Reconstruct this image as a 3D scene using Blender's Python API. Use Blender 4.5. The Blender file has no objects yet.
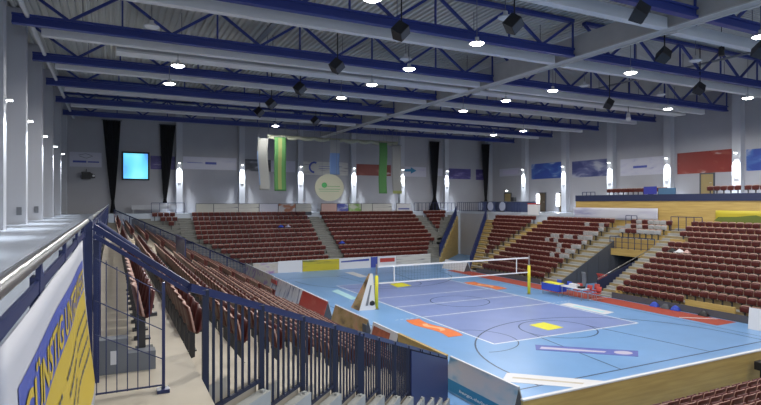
import bpy, bmesh, math, random
from mathutils import Vector, Matrix
random.seed(7)
PI = math.pi
S = bpy.context.scene
COL = S.collection

# ------------------------------------------------------------------ materials
def mat(name, col, rough=0.6, metal=0.0, var=0.0, vscale=6.0, emit=None, estr=0.0, coat=0.0, bump=0.0):
    m = bpy.data.materials.new(name); m.use_nodes = True
    nt = m.node_tree; b = nt.nodes['Principled BSDF']
    b.inputs['Base Color'].default_value = (*col, 1)
    b.inputs['Roughness'].default_value = rough
    b.inputs['Metallic'].default_value = metal
    if coat: b.inputs['Coat Weight'].default_value = coat
    if emit is not None:
        b.inputs['Emission Color'].default_value = (*emit, 1)
        b.inputs['Emission Strength'].default_value = estr
    if var > 0:
        tc = nt.nodes.new('ShaderNodeTexCoord'); n = nt.nodes.new('ShaderNodeTexNoise')
        n.inputs['Scale'].default_value = vscale; n.inputs['Detail'].default_value = 4
        r = nt.nodes.new('ShaderNodeValToRGB')
        r.color_ramp.elements[0].position = .3; r.color_ramp.elements[1].position = .7
        r.color_ramp.elements[0].color = (*[c*(1-var) for c in col], 1)
        r.color_ramp.elements[1].color = (*[min(1, c*(1+var)) for c in col], 1)
        nt.links.new(tc.outputs['Object'], n.inputs['Vector'])
        nt.links.new(n.outputs['Fac'], r.inputs['Fac'])
        nt.links.new(r.outputs['Color'], b.inputs['Base Color'])
        if bump:
            bp = nt.nodes.new('ShaderNodeBump'); bp.inputs['Strength'].default_value = bump
            nt.links.new(n.outputs['Fac'], bp.inputs['Height']); nt.links.new(bp.outputs['Normal'], b.inputs['Normal'])
    return m

def wood_mat(name, c1, c2, scale=(.6, .6, 8), rough=.45):
    m = bpy.data.materials.new(name); m.use_nodes = True
    nt = m.node_tree; b = nt.nodes['Principled BSDF']; b.inputs['Roughness'].default_value = rough
    tc = nt.nodes.new('ShaderNodeTexCoord'); mp = nt.nodes.new('ShaderNodeMapping')
    mp.inputs['Scale'].default_value = scale
    n = nt.nodes.new('ShaderNodeTexNoise'); n.inputs['Scale'].default_value = 1.2; n.inputs['Detail'].default_value = 6
    r = nt.nodes.new('ShaderNodeValToRGB')
    r.color_ramp.elements[0].position = .35; r.color_ramp.elements[1].position = .65
    r.color_ramp.elements[0].color = (*c1, 1); r.color_ramp.elements[1].color = (*c2, 1)
    nt.links.new(tc.outputs['Object'], mp.inputs['Vector']); nt.links.new(mp.outputs['Vector'], n.inputs['Vector'])
    nt.links.new(n.outputs['Fac'], r.inputs['Fac']); nt.links.new(r.outputs['Color'], b.inputs['Base Color'])
    return m

def print_mat(name, stops, scale=(3, 3, 3), rough=.45, nscale=1.0, detail=3, seed=0.0, dist=0.0, emit=0.0):
    """printed artwork: soft blotches of the given colours; stops = [(pos, colour), ...]"""
    m = bpy.data.materials.new(name); m.use_nodes = True
    nt = m.node_tree; b = nt.nodes['Principled BSDF']; b.inputs['Roughness'].default_value = rough
    tc = nt.nodes.new('ShaderNodeTexCoord'); mp = nt.nodes.new('ShaderNodeMapping')
    mp.inputs['Scale'].default_value = scale; mp.inputs['Location'].default_value = (seed, seed*.7, seed*1.3)
    n = nt.nodes.new('ShaderNodeTexNoise'); n.inputs['Scale'].default_value = nscale
    n.inputs['Detail'].default_value = detail; n.inputs['Distortion'].default_value = dist
    r = nt.nodes.new('ShaderNodeValToRGB'); cr = r.color_ramp
    while len(cr.elements) < len(stops): cr.elements.new(.5)
    for e, (p, c) in zip(cr.elements, stops): e.position = p
    for e, (p, c) in zip(cr.elements, stops): e.color = (*c, 1)
    nt.links.new(tc.outputs['Object'], mp.inputs['Vector']); nt.links.new(mp.outputs['Vector'], n.inputs['Vector'])
    nt.links.new(n.outputs['Fac'], r.inputs['Fac']); nt.links.new(r.outputs['Color'], b.inputs['Base Color'])
    if emit:
        nt.links.new(r.outputs['Color'], b.inputs['Emission Color']); b.inputs['Emission Strength'].default_value = emit
    return m

def cloth_mat(name, col, trans=.5, rough=.8):
    m = bpy.data.materials.new(name); m.use_nodes = True
    nt = m.node_tree; out = nt.nodes['Material Output']; b = nt.nodes['Principled BSDF']
    b.inputs['Base Color'].default_value = (*col, 1); b.inputs['Roughness'].default_value = rough
    t = nt.nodes.new('ShaderNodeBsdfTranslucent'); t.inputs['Color'].default_value = (*col, 1)
    mx = nt.nodes.new('ShaderNodeMixShader'); mx.inputs[0].default_value = trans
    nt.links.new(b.outputs[0], mx.inputs[1]); nt.links.new(t.outputs[0], mx.inputs[2]); nt.links.new(mx.outputs[0], out.inputs['Surface'])
    return m

M = {}
M['floor'] = mat('floor_blue', (.175, .35, .63), .32, var=.05, vscale=.5)
M['court'] = mat('court_purple', (.215, .285, .55), .32, var=.05, vscale=.5)
M['line_white'] = mat('line_white', (.75, .78, .8), .4)
M['line_black'] = mat('line_dark', (.03, .06, .13), .4)
M['red_strip'] = mat('red_strip', (.36, .055, .03), .6, var=.1)
M['wall'] = mat('wall_paint', (.345, .345, .37), .75, var=.03, vscale=.7)
M['column'] = mat('column_paint', (.42, .43, .465), .6)
M['gallery'] = mat('gallery_floor', (.50, .55, .63), .25, var=.05, vscale=.8)
M['deck'] = mat('roof_deck', (.47, .47, .44), .55)
M['blue_steel'] = mat('blue_steel', (.022, .038, .20), .42)
M['blue_rail'] = mat('blue_rail', (.014, .022, .09), .38)
M['blue_panel'] = mat('blue_panel', (.014, .024, .10), .5)
M['bar_navy'] = mat('bar_navy', (.008, .011, .035), .5)
M['navy'] = mat('navy_panel', (.012, .018, .06), .55)
M['white_steel'] = mat('white_steel', (.60, .60, .60), .5)
M['grey_duct'] = mat('grey_duct', (.36, .36, .37), .5, var=.06, vscale=1.5)
M['girder'] = mat('girder_grey', (.40, .39, .37), .55, var=.08, vscale=1.2)
M['girder_edge'] = mat('girder_edge', (.5, .5, .48), .5)
M['steel'] = mat('stainless', (.42, .41, .40), .28, metal=.9)
M['tread_beige'] = mat('tread_beige', (.50, .44, .35), .6, var=.06, vscale=2)
M['tread_grey'] = mat('tread_grey', (.33, .33, .31), .6, var=.08, vscale=2)
M['tread_dark'] = mat('tread_dark', (.19, .19, .175), .6, var=.08, vscale=2)
M['tread_wood'] = mat('tread_tan', (.30, .23, .115), .55, var=.1, vscale=2)
M['wood'] = wood_mat('wood_mustard', (.42, .28, .085), (.52, .36, .115))
M['seat'] = mat('seat_red', (.098, .0175, .014), .42, var=.12, vscale=.35)
M['seat_highlight'] = mat('seat_edge_highlight', (.42, .25, .20), .5)  # pale top edge: glossy highlight from overhead lamps put into the colour
M['seat_white'] = mat('seat_cover_white', (.40, .40, .40), .7)
M['seat_foot'] = mat('seat_bracket', (.05, .05, .055), .5, metal=.3)
M['black'] = mat('black_plastic', (.012, .012, .014), .5)
M['black_cloth'] = mat('black_cloth', (.010, .010, .013), .9)
M['navy_parapet'] = mat('navy_parapet', (.015, .022, .07), .5)
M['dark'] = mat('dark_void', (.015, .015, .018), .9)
M['darkgrey'] = mat('dark_grey', (.07, .075, .09), .6)
M['midgrey'] = mat('mid_grey', (.16, .17, .19), .6)
M['white'] = mat('white_vinyl', (.66, .66, .68), .5)
M['banner_white'] = mat('banner_white', (.46, .46, .50), .55)
M['yellow'] = mat('yellow_vinyl', (.47, .335, .02), .5)
M['yellow_post'] = mat('yellow_pad', (.68, .62, .03), .5)
M['blue_print'] = mat('blue_print', (.05, .075, .34), .5)
M['orange'] = mat('orange_vinyl', (.72, .17, .035), .5)
M['orange_light'] = mat('pale_orange', (.80, .42, .22), .5)
M['lamp'] = mat('lamp_glow', (1, 1, 1), .4, emit=(1, .97, .92), estr=30)
M['wall_lamp'] = mat('wall_lamp_glow', (1, 1, 1), .4, emit=(.92, .96, 1), estr=14)
M['shade'] = mat('lamp_shade_white', (.62, .62, .62), .4)
M['net'] = mat('net_black', (.05, .05, .06), .8)
M['tape'] = mat('net_tape', (.78, .78, .78), .6)
M['door_tan'] = mat('door_tan', (.30, .23, .10), .5)
M['door_brown'] = mat('door_brown', (.10, .07, .04), .5)
M['red_cloth'] = mat('red_plastic', (.42, .05, .04), .45)
M['blue_cloth'] = mat('blue_cloth', (.03, .07, .45), .7)
M['green'] = mat('green_print', (.05, .30, .08), .6)

# ------------------------------------------------------------------ mesh builder
class MB:
    def __init__(s): s.v = []; s.f = []; s.m = []; s.sm = []
    def face(s, pts, m=0, smooth=False):
        n = len(s.v); s.v += [tuple(p) for p in pts]; s.f.append(tuple(range(n, n+len(pts)))); s.m.append(m); s.sm.append(smooth)
    def raw(s, vs, fs, m=0, smooth=False):
        n = len(s.v); s.v += [tuple(p) for p in vs]
        for f in fs: s.f.append(tuple(i+n for i in f)); s.m.append(m); s.sm.append(smooth)
    def box(s, x0, x1, y0, y1, z0, z1, m=0):
        v = [(x0,y0,z0),(x1,y0,z0),(x1,y1,z0),(x0,y1,z0),(x0,y0,z1),(x1,y0,z1),(x1,y1,z1),(x0,y1,z1)]
        s.raw(v, [(3,2,1,0),(4,5,6,7),(0,1,5,4),(1,2,6,5),(2,3,7,6),(3,0,4,7)], m)
    def hexa(s, b, t, m=0, mt=None):
        """prism between bottom loop b and top loop t (both counter-clockwise from above); mt = top material"""
        n = len(b); v = list(b)+list(t)
        s.raw(v, [tuple(reversed(range(n)))] + [(i, (i+1) % n, (i+1) % n+n, i+n) for i in range(n)], m)
        s.face(t, m if mt is None else mt)
    def prism(s, loop, z0, z1, m=0, mt=None):
        s.hexa([(x, y, z0) for x, y in loop], [(x, y, z1) for x, y in loop], m, mt)
    def tube(s, a, b, r, n=8, m=0, r2=None):
        a = Vector(a); b = Vector(b); d = (b-a)
        if d.length < 1e-6: return
        d.normalize(); up = Vector((0,0,1)) if abs(d.z) < .95 else Vector((1,0,0))
        p = d.cross(up).normalized(); q = p.cross(d)
        r2 = r if r2 is None else r2
        A = [a+p*(r*math.cos(2*PI*i/n))+q*(r*math.sin(2*PI*i/n)) for i in range(n)]
        B = [b+p*(r2*math.cos(2*PI*i/n))+q*(r2*math.sin(2*PI*i/n)) for i in range(n)]
        s.raw(A+B, [(i, (i+1) % n, (i+1) % n+n, i+n) for i in range(n)], m, n > 6)
        s.raw(A, [tuple(reversed(range(n)))], m); s.raw(B, [tuple(range(n))], m)
    def bar(s, a, b, w, h, m=0):
        """rectangular bar from a to b, w across, h upward"""
        a = Vector(a); b = Vector(b); d = (b-a).normalized()
        up = Vector((0,0,1)) if abs(d.z) < .98 else Vector((0,1,0))
        p = d.cross(up).normalized()*(w/2); q = p.cross(d).normalized()*(h/2)
        v = [a-p-q, a+p-q, a+p+q, a-p+q, b-p-q, b+p-q, b+p+q, b-p+q]
        s.raw(v, [(0,1,2,3),(7,6,5,4),(0,4,5,1),(1,5,6,2),(2,6,7,3),(3,7,4,0)], m)
    def lathe(s, c, prof, n=16, m=0, smooth=True):
        c = Vector(c); vs = []
        for (r, z) in prof:
            for i in range(n): vs.append((c.x+r*math.cos(2*PI*i/n), c.y+r*math.sin(2*PI*i/n), c.z+z))
        fs = []
        for k in range(len(prof)-1):
            for i in range(n):
                j = (i+1) % n; fs.append((k*n+i, k*n+j, (k+1)*n+j, (k+1)*n+i))
        s.raw(vs, fs, m, smooth)
    def grid(s, fn, nu, nv, m=0, smooth=True, thick=None):
        P = [[Vector(fn(i/nu, j/nv)) for j in range(nv+1)] for i in range(nu+1)]
        w = nv+1; vs = [p for r in P for p in r]
        fs = [(i*w+j, (i+1)*w+j, (i+1)*w+j+1, i*w+j+1) for i in range(nu) for j in range(nv)]
        if thick is None: s.raw(vs, fs, m, smooth); return
        t = Vector(thick); N = len(vs); vs2 = vs+[p+t for p in vs]
        fs2 = fs+[tuple(reversed([a+N for a in f])) for f in fs]
        edge = [(i, 0) for i in range(nu)]
        for i in range(nu):
            a, b = i*w, (i+1)*w; fs2.append((b, a, a+N, b+N))
            a, b = i*w+nv, (i+1)*w+nv; fs2.append((a, b, b+N, a+N))
        for j in range(nv):
            a, b = j, j+1; fs2.append((a, b, b+N, a+N))
            a, b = nu*w+j, nu*w+j+1; fs2.append((b, a, a+N, b+N))
        s.raw(vs2, fs2, m, smooth)
    def mesh(s, name, mats, smooth_fix=True):
        me = bpy.data.meshes.new(name); me.from_pydata(s.v, [], s.f)
        for m in mats: me.materials.append(m)
        me.polygons.foreach_set('material_index', s.m); me.polygons.foreach_set('use_smooth', s.sm)
        me.validate(); me.update(); return me
    def build(s, name, mats, parent=None, origin=None):
        if not isinstance(mats, (list, tuple)): mats = [mats]
        mats = [M[x] if isinstance(x, str) else x for x in mats]
        if origin is not None:
            o = Vector(origin); s.v = [tuple(Vector(p)-o) for p in s.v]
        me = s.mesh(name, mats); ob = bpy.data.objects.new(name, me); COL.objects.link(ob)
        if origin is not None: ob.location = origin
        if parent is not None: ob.parent = parent
        return ob

def tag(o, label=None, cat=None, group=None, kind=None):
    if label: o['label'] = label
    if cat: o['category'] = cat
    if group: o['group'] = group
    if kind: o['kind'] = kind
    return o
def empty(name, loc, label, cat, group=None, rz=0):
    o = bpy.data.objects.new(name, None); COL.objects.link(o); o.location = loc; o.rotation_euler = (0, 0, rz)
    o.empty_display_size = .2
    return tag(o, label, cat, group)
def struct(name, mb, mats): return tag(mb.build(name, mats), kind='structure')
def copy_tree(o, parent=None):
    c = o.copy(); COL.objects.link(c)
    if parent is not None: c.parent = parent
    for ch in o.children: copy_tree(ch, c)
    return c

ONES = 'zeroth first second third fourth fifth sixth seventh eighth ninth tenth eleventh twelfth thirteenth fourteenth fifteenth sixteenth seventeenth eighteenth nineteenth'.split()
TENS = {2: ('twentieth', 'twenty'), 3: ('thirtieth', 'thirty'), 4: ('fortieth', 'forty'), 5: ('fiftieth', 'fifty'), 6: ('sixtieth', 'sixty'), 7: ('seventieth', 'seventy')}
def nth(n):
    if n < 20: return ONES[n]
    t, u = divmod(n, 10)
    return TENS[t][0] if u == 0 else TENS[t][1]+'-'+ONES[u]

# ------------------------------------------------------------------ camera
CAMZ = 6.04; YAW = .4628; FPX = 539.0
cam = bpy.data.cameras.new('camera'); cob = bpy.data.objects.new('camera', cam); COL.objects.link(cob)
cob.location = (0, 0, CAMZ); cob.rotation_euler = (PI/2, 0, -YAW)
cam.sensor_width = 36; cam.lens = FPX/761*36; cam.clip_start = .05; cam.clip_end = 300
S.camera = cob

# ------------------------------------------------------------------ hall dimensions
XL, XR, YF = -4.6, 42.5, 54.5         # wall planes
XCL, XCR, YCF = -3.48, 42.0, 54.0     # column faces
GZ = 5.05                             # gallery level
ZD = 14.85                            # roof deck

# floor with court, strips and lines as one mesh
f = MB()
f.box(-4.6, 42.6, -8, 54.6, -.2, 0, 0)
def flat(pts, z, m): f.face([(x, y, z) for x, y in pts], m)
CX0, CX1, CY0, CY1, CYM = 14.6, 23.6, 18.4, 36.4, 27.4
flat([(CX0, CY0), (CX1, CY0), (CX1, CY1), (CX0, CY1)], .002, 1)
def line(a, b, w, m, z=.004):
    a = Vector((*a, 0)); b = Vector((*b, 0)); d = (b-a).normalized(); p = Vector((-d.y, d.x, 0))*(w/2)
    f.face([(q.x, q.y, z) for q in (a-p, b-p, b+p, a+p)], m)
for a, b in (((CX0, CY0), (CX1, CY0)), ((CX0, CY1), (CX1, CY1)), ((CX0, CY0), (CX0, CY1)), ((CX1, CY0), (CX1, CY1)),
             ((CX0, CYM), (CX1, CYM)), ((CX0, CYM-3), (CX1, CYM-3)), ((CX0, CYM+3), (CX1, CYM+3))):
    line(a, b, .09, 2, .005)
for yy in (CYM-3, CYM+3):
    for k in range(5):
        for sx in (-1, 1):
            x0 = (CX0-.3*k-.2) if sx < 0 else (CX1+.3*k+.2)
            line((x0, yy), (x0+sx*.17, yy), .06, 2, .005)
flat([(26.6, 16.3), (28.2, 16.3), (28.2, 40.2), (26.6, 40.2)], .003, 4)
line((26.7, 18.35), (28.1, 17.2), .12, 2, .006); line((26.6, 24.2), (28.2, 24.2), .06, 2, .006)
def arc(cx, cy, r, a0, a1, w, m, n=40):
    for i in range(n):
        p, q = a0+(a1-a0)*i/n, a0+(a1-a0)*(i+1)/n
        f.face([(cx+(r+s)*math.cos(t), cy+(r+s)*math.sin(t), .0045) for s, t in ((-w/2, p), (w/2, p), (w/2, q), (-w/2, q))], m)
# basketball and handball markings
line((9.95, 13.56), (28.2, 13.56), .07, 3); line((9.95, 41.2), (28.2, 41.2), .07, 3)
arc(19.1, 14.9, 6.5, 0, PI, .07, 3); arc(19.1, 39.9, 6.5, PI, 2*PI, .07, 3)
arc(19.1, 19.3, 1.8, 0, 2*PI, .06, 3); arc(19.1, 35.5, 1.8, 0, 2*PI, .06, 3); arc(19.1, 27.4, 1.8, 0, 2*PI, .06, 3)
for sx in (-1, 1):
    line((19.1+sx*2.6, 13.56), (19.1+sx*1.8, 19.3), .06, 3); line((19.1+sx*2.6, 41.2), (19.1+sx*1.8, 35.5), .06, 3)
    line((19.1+sx*6.5, 13.56), (19.1+sx*6.5, 14.9), .07, 3)
arc(14.2, 19.3, 1.9, -PI*.6, PI*.42, .05, 3, 24)
line((11.4, 13.56), (11.4, 41.2), .05, 3); line((26.2, 13.56), (26.2, 41.2), .05, 3)
struct('floor', f, ['floor', 'court', 'line_white', 'line_black', 'red_strip'])

# walls
w = MB(); w.box(XL-.3, XL, -8, YF+.3, 0, ZD+.4); struct('wall_left', w, 'wall')
w = MB(); w.box(XL, XR, YF, YF+.3, 0, ZD+.4); struct('wall_far', w, 'wall')
w = MB(); w.box(XR, XR+.3, -8, YF+.3, 0, ZD+.4); struct('wall_right', w, 'wall')
# trapezoidal roof deck, ribs running along the hall
d = MB(); x = XL-.3; prof = []
while x < XR+.3:
    prof += [(x, 0), (x+.13, 0), (x+.17, .12), (x+.26, .12)]; x += .30
for (xa, za), (xb, zb) in zip(prof, prof[1:]):
    d.face([(xa, -8, ZD+za), (xb, -8, ZD+zb), (xb, YF+.3, ZD+zb), (xa, YF+.3, ZD+za)], 0)
d.box(XL-.3, XR+.3, -8, YF+.3, ZD+.3, ZD+.4)
struct('ceiling', d, 'deck')

# columns (structure) + wall lamps
COLY_L = [12.0, 17.8, 23.7, 29.4, 35.7, 41.9, 48.0]
COLX_F = [5.73, 11.6, 17.65, 23.7, 29.75, 35.8]
COLY_R = [18.4, 24.3, 29.95, 35.8, 41.6, 47.7]
def wall_lamp(p, out, label, power=1.0):
    """small wall washer with a lit lens under a housing, on a column face; out = unit vector into the hall"""
    o = empty('wall_lamp', p, label, 'lamp', 'wall lamps on the hall columns')
    ox, oy = out; sx, sy = -oy, ox
    b = MB()
    def bx(u0, u1, w0, w1, z0, z1, mb):
        pts = [(ox*u+sx*v, oy*u+sy*v) for u, v in ((u0, w0), (u1, w0), (u1, w1), (u0, w1))]
        mb.prism(pts, z0, z1)
    bx(0, .24, -.09, .09, .03, .09, b); bx(0, .05, -.11, .11, -.08, .12, b)
    b.build('housing', 'shade', o)
    l = MB(); bx(.06, .23, -.08, .08, .0, .03, l); l.build('lens', 'wall_lamp', o)
    L = bpy.data.lights.new('wall_washer', 'SPOT'); L.energy = WASH*power; L.spot_size = math.radians(54); L.spot_blend = .95
    L.shadow_soft_size = .08; L.color = (.88, .94, 1)
    lo = bpy.data.objects.new('wall_washer', L); COL.objects.link(lo)
    lo.location = (p[0]+ox*.24, p[1]+oy*.24, p[2]-.02)
    dirv = Vector((-ox*.07, -oy*.07, -1)); lo.rotation_euler = dirv.to_track_quat('-Z', 'Y').to_euler()
WASH = 3400
def column(x0, x1, y0, y1, side):
    c = MB(); c.box(x0, x1, y0, y1, GZ, ZD)
    o = struct('trim_column', c, 'column')
for i, y in enumerate(COLY_L):
    column(XL, XCL, y-.30, y+.30, 'l')
    wall_lamp((XCL, y, 9.75), (1, 0), 'wall lamp on the %s column along the railed gallery, counted from the far wall' % nth(len(COLY_L)-i), .45)
for i, x in enumerate(COLX_F):
    column(x-.28, x+.28, YCF, YF, 'f')
    wall_lamp((x, YCF, 9.75), (0, -1), 'wall lamp on the %s column of the far wall, counted from the screen' % nth(i+1))
for i, y in enumerate(COLY_R):
    column(XCR, XR, y-.32, y+.32, 'r')
    wall_lamp((XCR, y, 9.75), (-1, 0), 'wall lamp on the %s balcony-side column, counted from the hall corner' % nth(len(COLY_R)-i))
c = MB(); c.box(XL, XCL, YF-.6, YF, GZ, ZD); struct('trim_corner_column', c, 'column')
c = MB(); c.box(XR-.6, XR, YF-.6, YF, GZ, ZD); struct('trim_corner_column', c, 'column')
# dark vent plates low on two gallery columns
for y, n in ((29.4, 'nearer'), (35.7, 'farther')):
    v = MB(); v.box(XCL-.36, XCL-.16, y-.34, y-.30, GZ+.42, GZ+.78)
    for k in range(4): v.box(XCL-.34, XCL-.18, y-.36, y-.34, GZ+.46+k*.08, GZ+.50+k*.08)
    tag(v.build('vent_plate', 'midgrey'), '%s dark vent plate low on a gallery column' % n, 'vent', 'vent plates')

# gallery slabs
g = MB(); g.box(XL, -.25, -8, YF, GZ-.25, GZ); struct('floor_gallery_left', g, 'gallery')
g = MB(); g.box(-.25, XR, 52.44, YF, GZ-.25, GZ); g.box(-.25, XR, 52.44, 52.54, 0, GZ-.25); struct('floor_gallery_far', g, ['gallery'])
g = MB(); g.box(36.65, XR, 35.2, 52.44, GZ-.25, GZ); g.box(36.70, 36.75, 35.2, 52.44, 0, GZ-.25); struct('floor_gallery_right', g, ['gallery'])
w = MB(); w.box(-.40, -.30, -8, 52.44, 0, GZ-.25); struct('wall_gallery_left', w, 'wall')

# ------------------------------------------------------------------ seating tiers
DN = lambda X: X+4.7            # near-left diagonal edge (stair fence)
LP, LR = .74, .37               # gallery-side stand: pitch and rise
def l_tread(k):                 # X range and level of tread k (0 = top walkway)
    if k == 0: return -.25, .75, 4.4
    return .75+LP*(k-1), .75+LP*k, 4.4-LR*k
NL = 12
t = MB()
VY0, VY1, AW = 25.3, 29.1, 1.2   # passage through the stand and the stairs either side
for k in range(NL):
    x0, x1, z = l_tread(k)
    if k == 0:
        t.prism([(x0, -2.5), (x1, -2.5), (x1, 48.9-x1), (x0, 48.9-x0)], z-.3, z, 0, 0)
        t.prism([(x0, DN(x0)), (x1, DN(x1)), (x1, 48.9-x1), (x0, 48.9-x0)], 0, z-.3, 0, 0)
        continue
    za = 0
    ya0, ya1, yb0, yb1 = DN(x0), DN(x1), 48.9-x0, 48.9-x1
    if k <= 3:
        t.prism([(x0, ya0), (x1, ya1), (x1, yb1), (x0, yb0)], 0, z, 0, 0)
    else:
        t.prism([(x0, ya0), (x1, ya1), (x1, VY0), (x0, VY0)], 0, z, 0, 0)
        t.prism([(x0, VY1), (x1, VY1), (x1, yb1), (x0, yb0)], 0, z, 0, 0)
    # half steps on the stairs
    xs = x0; zs = z+LR/2
    for y0, y1 in ((VY0-AW, VY0), (VY1, VY1+AW)):
        t.box(xs, xs+LP*.45, y0, y1, z, zs, 0)
    t.prism([(xs, DN(xs)), (xs+LP*.45, DN(xs+LP*.45)), (xs+LP*.45, DN(xs+LP*.45)+1.1), (xs, DN(xs)+1.1)], z, zs, 0, 0)
tag(t.build('tiered_stand', ['tread_beige']), 'beige tiered stand stepping down from the railed gallery to the court', 'grandstand')

RX0, RP, RR, NR = 28.4, .62, .33, 13
FZ = lambda j: .05+RR*j
DR = lambda X: X+10.9           # far-right diagonal edge
t = MB()
for j in range(NR):
    x0, x1, z = RX0+RP*j, RX0+RP*(j+1), FZ(j)
    if j == NR-1: x1 = x1+.15
    t.prism([(x0, VY1), (x1, VY1), (x1, DR(x1)), (x0, DR(x0))], 0, z, 3, 0)
    t.prism([(x0, 12.5), (x1, 12.5), (x1, VY0), (x0, VY0)], 0, z, 3, 0)
    if j >= 10: t.prism([(x0, VY0), (x1, VY0), (x1, VY1), (x0, VY1)], 2.05, z, 1, 0)
    for y0, y1, mt in ((VY0-AW, VY0, 0), (VY1, VY1+AW, 0), (38.2, 39.35, 1)):
        t.prism([(x1-RP*.45, y0), (x1, y0), (x1, y1), (x1-RP*.45, y1)], z, z+RR*.5, mt, mt)
    t.prism([(x1-RP*.45, DR(x1-RP*.45)-1.3), (x1, DR(x1)-1.3), (x1, DR(x1)), (x1-RP*.45, DR(x1-RP*.45))], z, z+RR*.5, 1, 1)
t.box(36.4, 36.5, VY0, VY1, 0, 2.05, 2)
tag(t.build('tiered_stand', ['tread_grey', 'wood', 'dark', 'tread_wood']), 'tiered stand with wooden risers below the balcony', 'grandstand')

FY0, FP, FR, NF = 45.4, .64, .385, 11
ZF = lambda j: .55+FR*j
DFL = lambda Y: 54.0-Y           # far-left diagonal (X lower limit)
DFR = lambda Y: Y-16.2           # far-right diagonal (X upper limit)
t = MB()
for j in range(NF):
    y0, y1, z = FY0+FP*j, FY0+FP*(j+1), ZF(j)
    t.prism([(DFL(y0), y0), (DFR(y0), y0), (DFR(y1), y1), (DFL(y1), y1)], 0, z, 2, 0)
    t.prism([(DFR(y0)+.005, y0-.005), (DFR(y0)+.06, y0-.06), (DFR(y1)+.06, y1-.06), (DFR(y1)+.005, y1-.005)], 0, z+.02, 1, 1)
    yb = y1-FP*.45
    for x0, x1 in ((17.9, 19.05), (30.3, 31.4), (5.45, 6.55)):
        if x0 > DFL(yb) and x1 < DFR(yb): t.prism([(x0, yb), (x1, yb), (x1, y1), (x0, y1)], z, z+FR/2, 0, 0)
    for lo, hi in ((DFL, lambda Y: DFL(Y)+1.3), (lambda Y: DFR(Y)-1.3, DFR)):
        t.prism([(lo(yb), yb), (hi(yb), yb), (hi(y1), y1), (lo(y1), y1)], z, z+FR/2, 0, 0)
tag(t.build('tiered_stand', ['tread_dark', 'wood', 'tread_dark']), 'tiered stand along the far wall behind the yellow advertising board', 'grandstand')

t = MB()
for j in range(6):
    y1, y0, z = 9.7-.8*j, 9.7-.8*(j+1), .18+.30*j
    t.prism([(9.0, y0), (26, y0), (26, y1), (9.0, y1)], 0, z, 1, 0)
tag(t.build('tiered_stand', ['tread_grey', 'wood']), 'lowest tiers of the stand behind the mustard wood barrier', 'grandstand')

# ------------------------------------------------------------------ balcony over the right stand
b = MB(); b.box(37.0, 37.15, 11, 35.2, 4.0, 6.15); struct('wall_balcony', b, 'wood')
b = MB(); b.box(37.15, XR, 11, 35.2, 5.7, 5.95); b.box(39.6, XR, 11, 35.2, 5.95, 6.55); b.box(37.15, XR, 35.1, 35.2, GZ, 5.7); struct('floor_balcony', b, 'gallery')
b = MB(); b.box(36.35, 37.0, 11, 35.2, 3.7, 4.0); struct('trim_walkway', b, 'tread_grey')
b = MB(); b.box(36.95, 37.1, 11, 35.2, 6.15, 6.66)
tag(b.build('balcony_parapet', 'navy_parapet'), 'long dark blue parapet band along the top of the wooden balcony front', 'parapet')

# ------------------------------------------------------------------ seats
def seat_parts():
    bk = MB()
    def fb(u, v):      # backrest: local +x is forwards
        yy = (u-.5)*.425; zz = .40+v*.34
        x = -.02-.07*v+.045*(2*(u-.5))**2
        zz -= .022*abs(2*(u-.5))**4*(v > .8)
        return (x, yy, zz)
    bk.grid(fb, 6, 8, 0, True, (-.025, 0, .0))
    for i in range(6): bk.m[i*8+7] = 1  # top row of faces takes the painted highlight colour
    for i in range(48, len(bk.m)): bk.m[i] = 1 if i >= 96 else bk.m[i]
    sp = MB()
    def fs(u, v):      # tipped-up seat pan standing in front of the backrest
        yy = (u-.5)*(.415-.03*v); zz = .38+.29*v
        return (.055+.05*v-.02*math.sin(PI*u)-.03*(v < .05), yy, zz)
    sp.grid(fs, 6, 6, 0, True, (.028, 0, 0))
    ft = MB(); ft.box(-.03, .04, -.03, .03, 0, .40); ft.box(-.05, .16, -.035, .035, .36, .40); ft.box(-.06, .12, -.08, .08, 0, .02)
    return bk, sp, ft
bk, sp, ft = seat_parts()
ME = {c: (bk.mesh('backrest', [M[c], M['seat_highlight']]), sp.mesh('seat_pan', [M[c]])) for c in ('seat', 'seat_white')}
ME_FT = ft.mesh('bracket', [M['seat_foot']])
# light version for the mass of seats
def light_seat(mb, p, ang, m):
    ca, sa = math.cos(ang), math.sin(ang)
    T = lambda x, y, z: (p[0]+ca*x-sa*y, p[1]+sa*x+ca*y, p[2]+z)
    def bx(x0, x1, y0, y1, z0, z1, tilt=0.0, mm=0):
        v = [T(x0, y0, z0), T(x1, y0, z0), T(x1, y1, z0), T(x0, y1, z0), T(x0-tilt, y0, z1), T(x1-tilt, y0, z1), T(x1-tilt, y1, z1), T(x0-tilt, y1, z1)]
        mb.raw(v, [(3,2,1,0),(4,5,6,7),(0,1,5,4),(1,2,6,5),(2,3,7,6),(3,0,4,7)], mm)
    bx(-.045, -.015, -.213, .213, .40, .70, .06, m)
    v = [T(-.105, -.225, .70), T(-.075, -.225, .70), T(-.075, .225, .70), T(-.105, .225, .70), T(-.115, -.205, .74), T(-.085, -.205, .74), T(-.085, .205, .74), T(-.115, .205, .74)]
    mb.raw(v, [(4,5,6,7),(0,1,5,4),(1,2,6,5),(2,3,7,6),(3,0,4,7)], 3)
    bx(.03, .07, -.20, .20, .38, .67, -.05, m)
    bx(-.03, .04, -.03, .03, 0, .40, 0, 2)

SEATS = []   # (x, y, z, angle, colour, label)
def add(x, y, z, a, c, lab): SEATS.append((x, y, z, a, c, lab))
SW = .50
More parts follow.
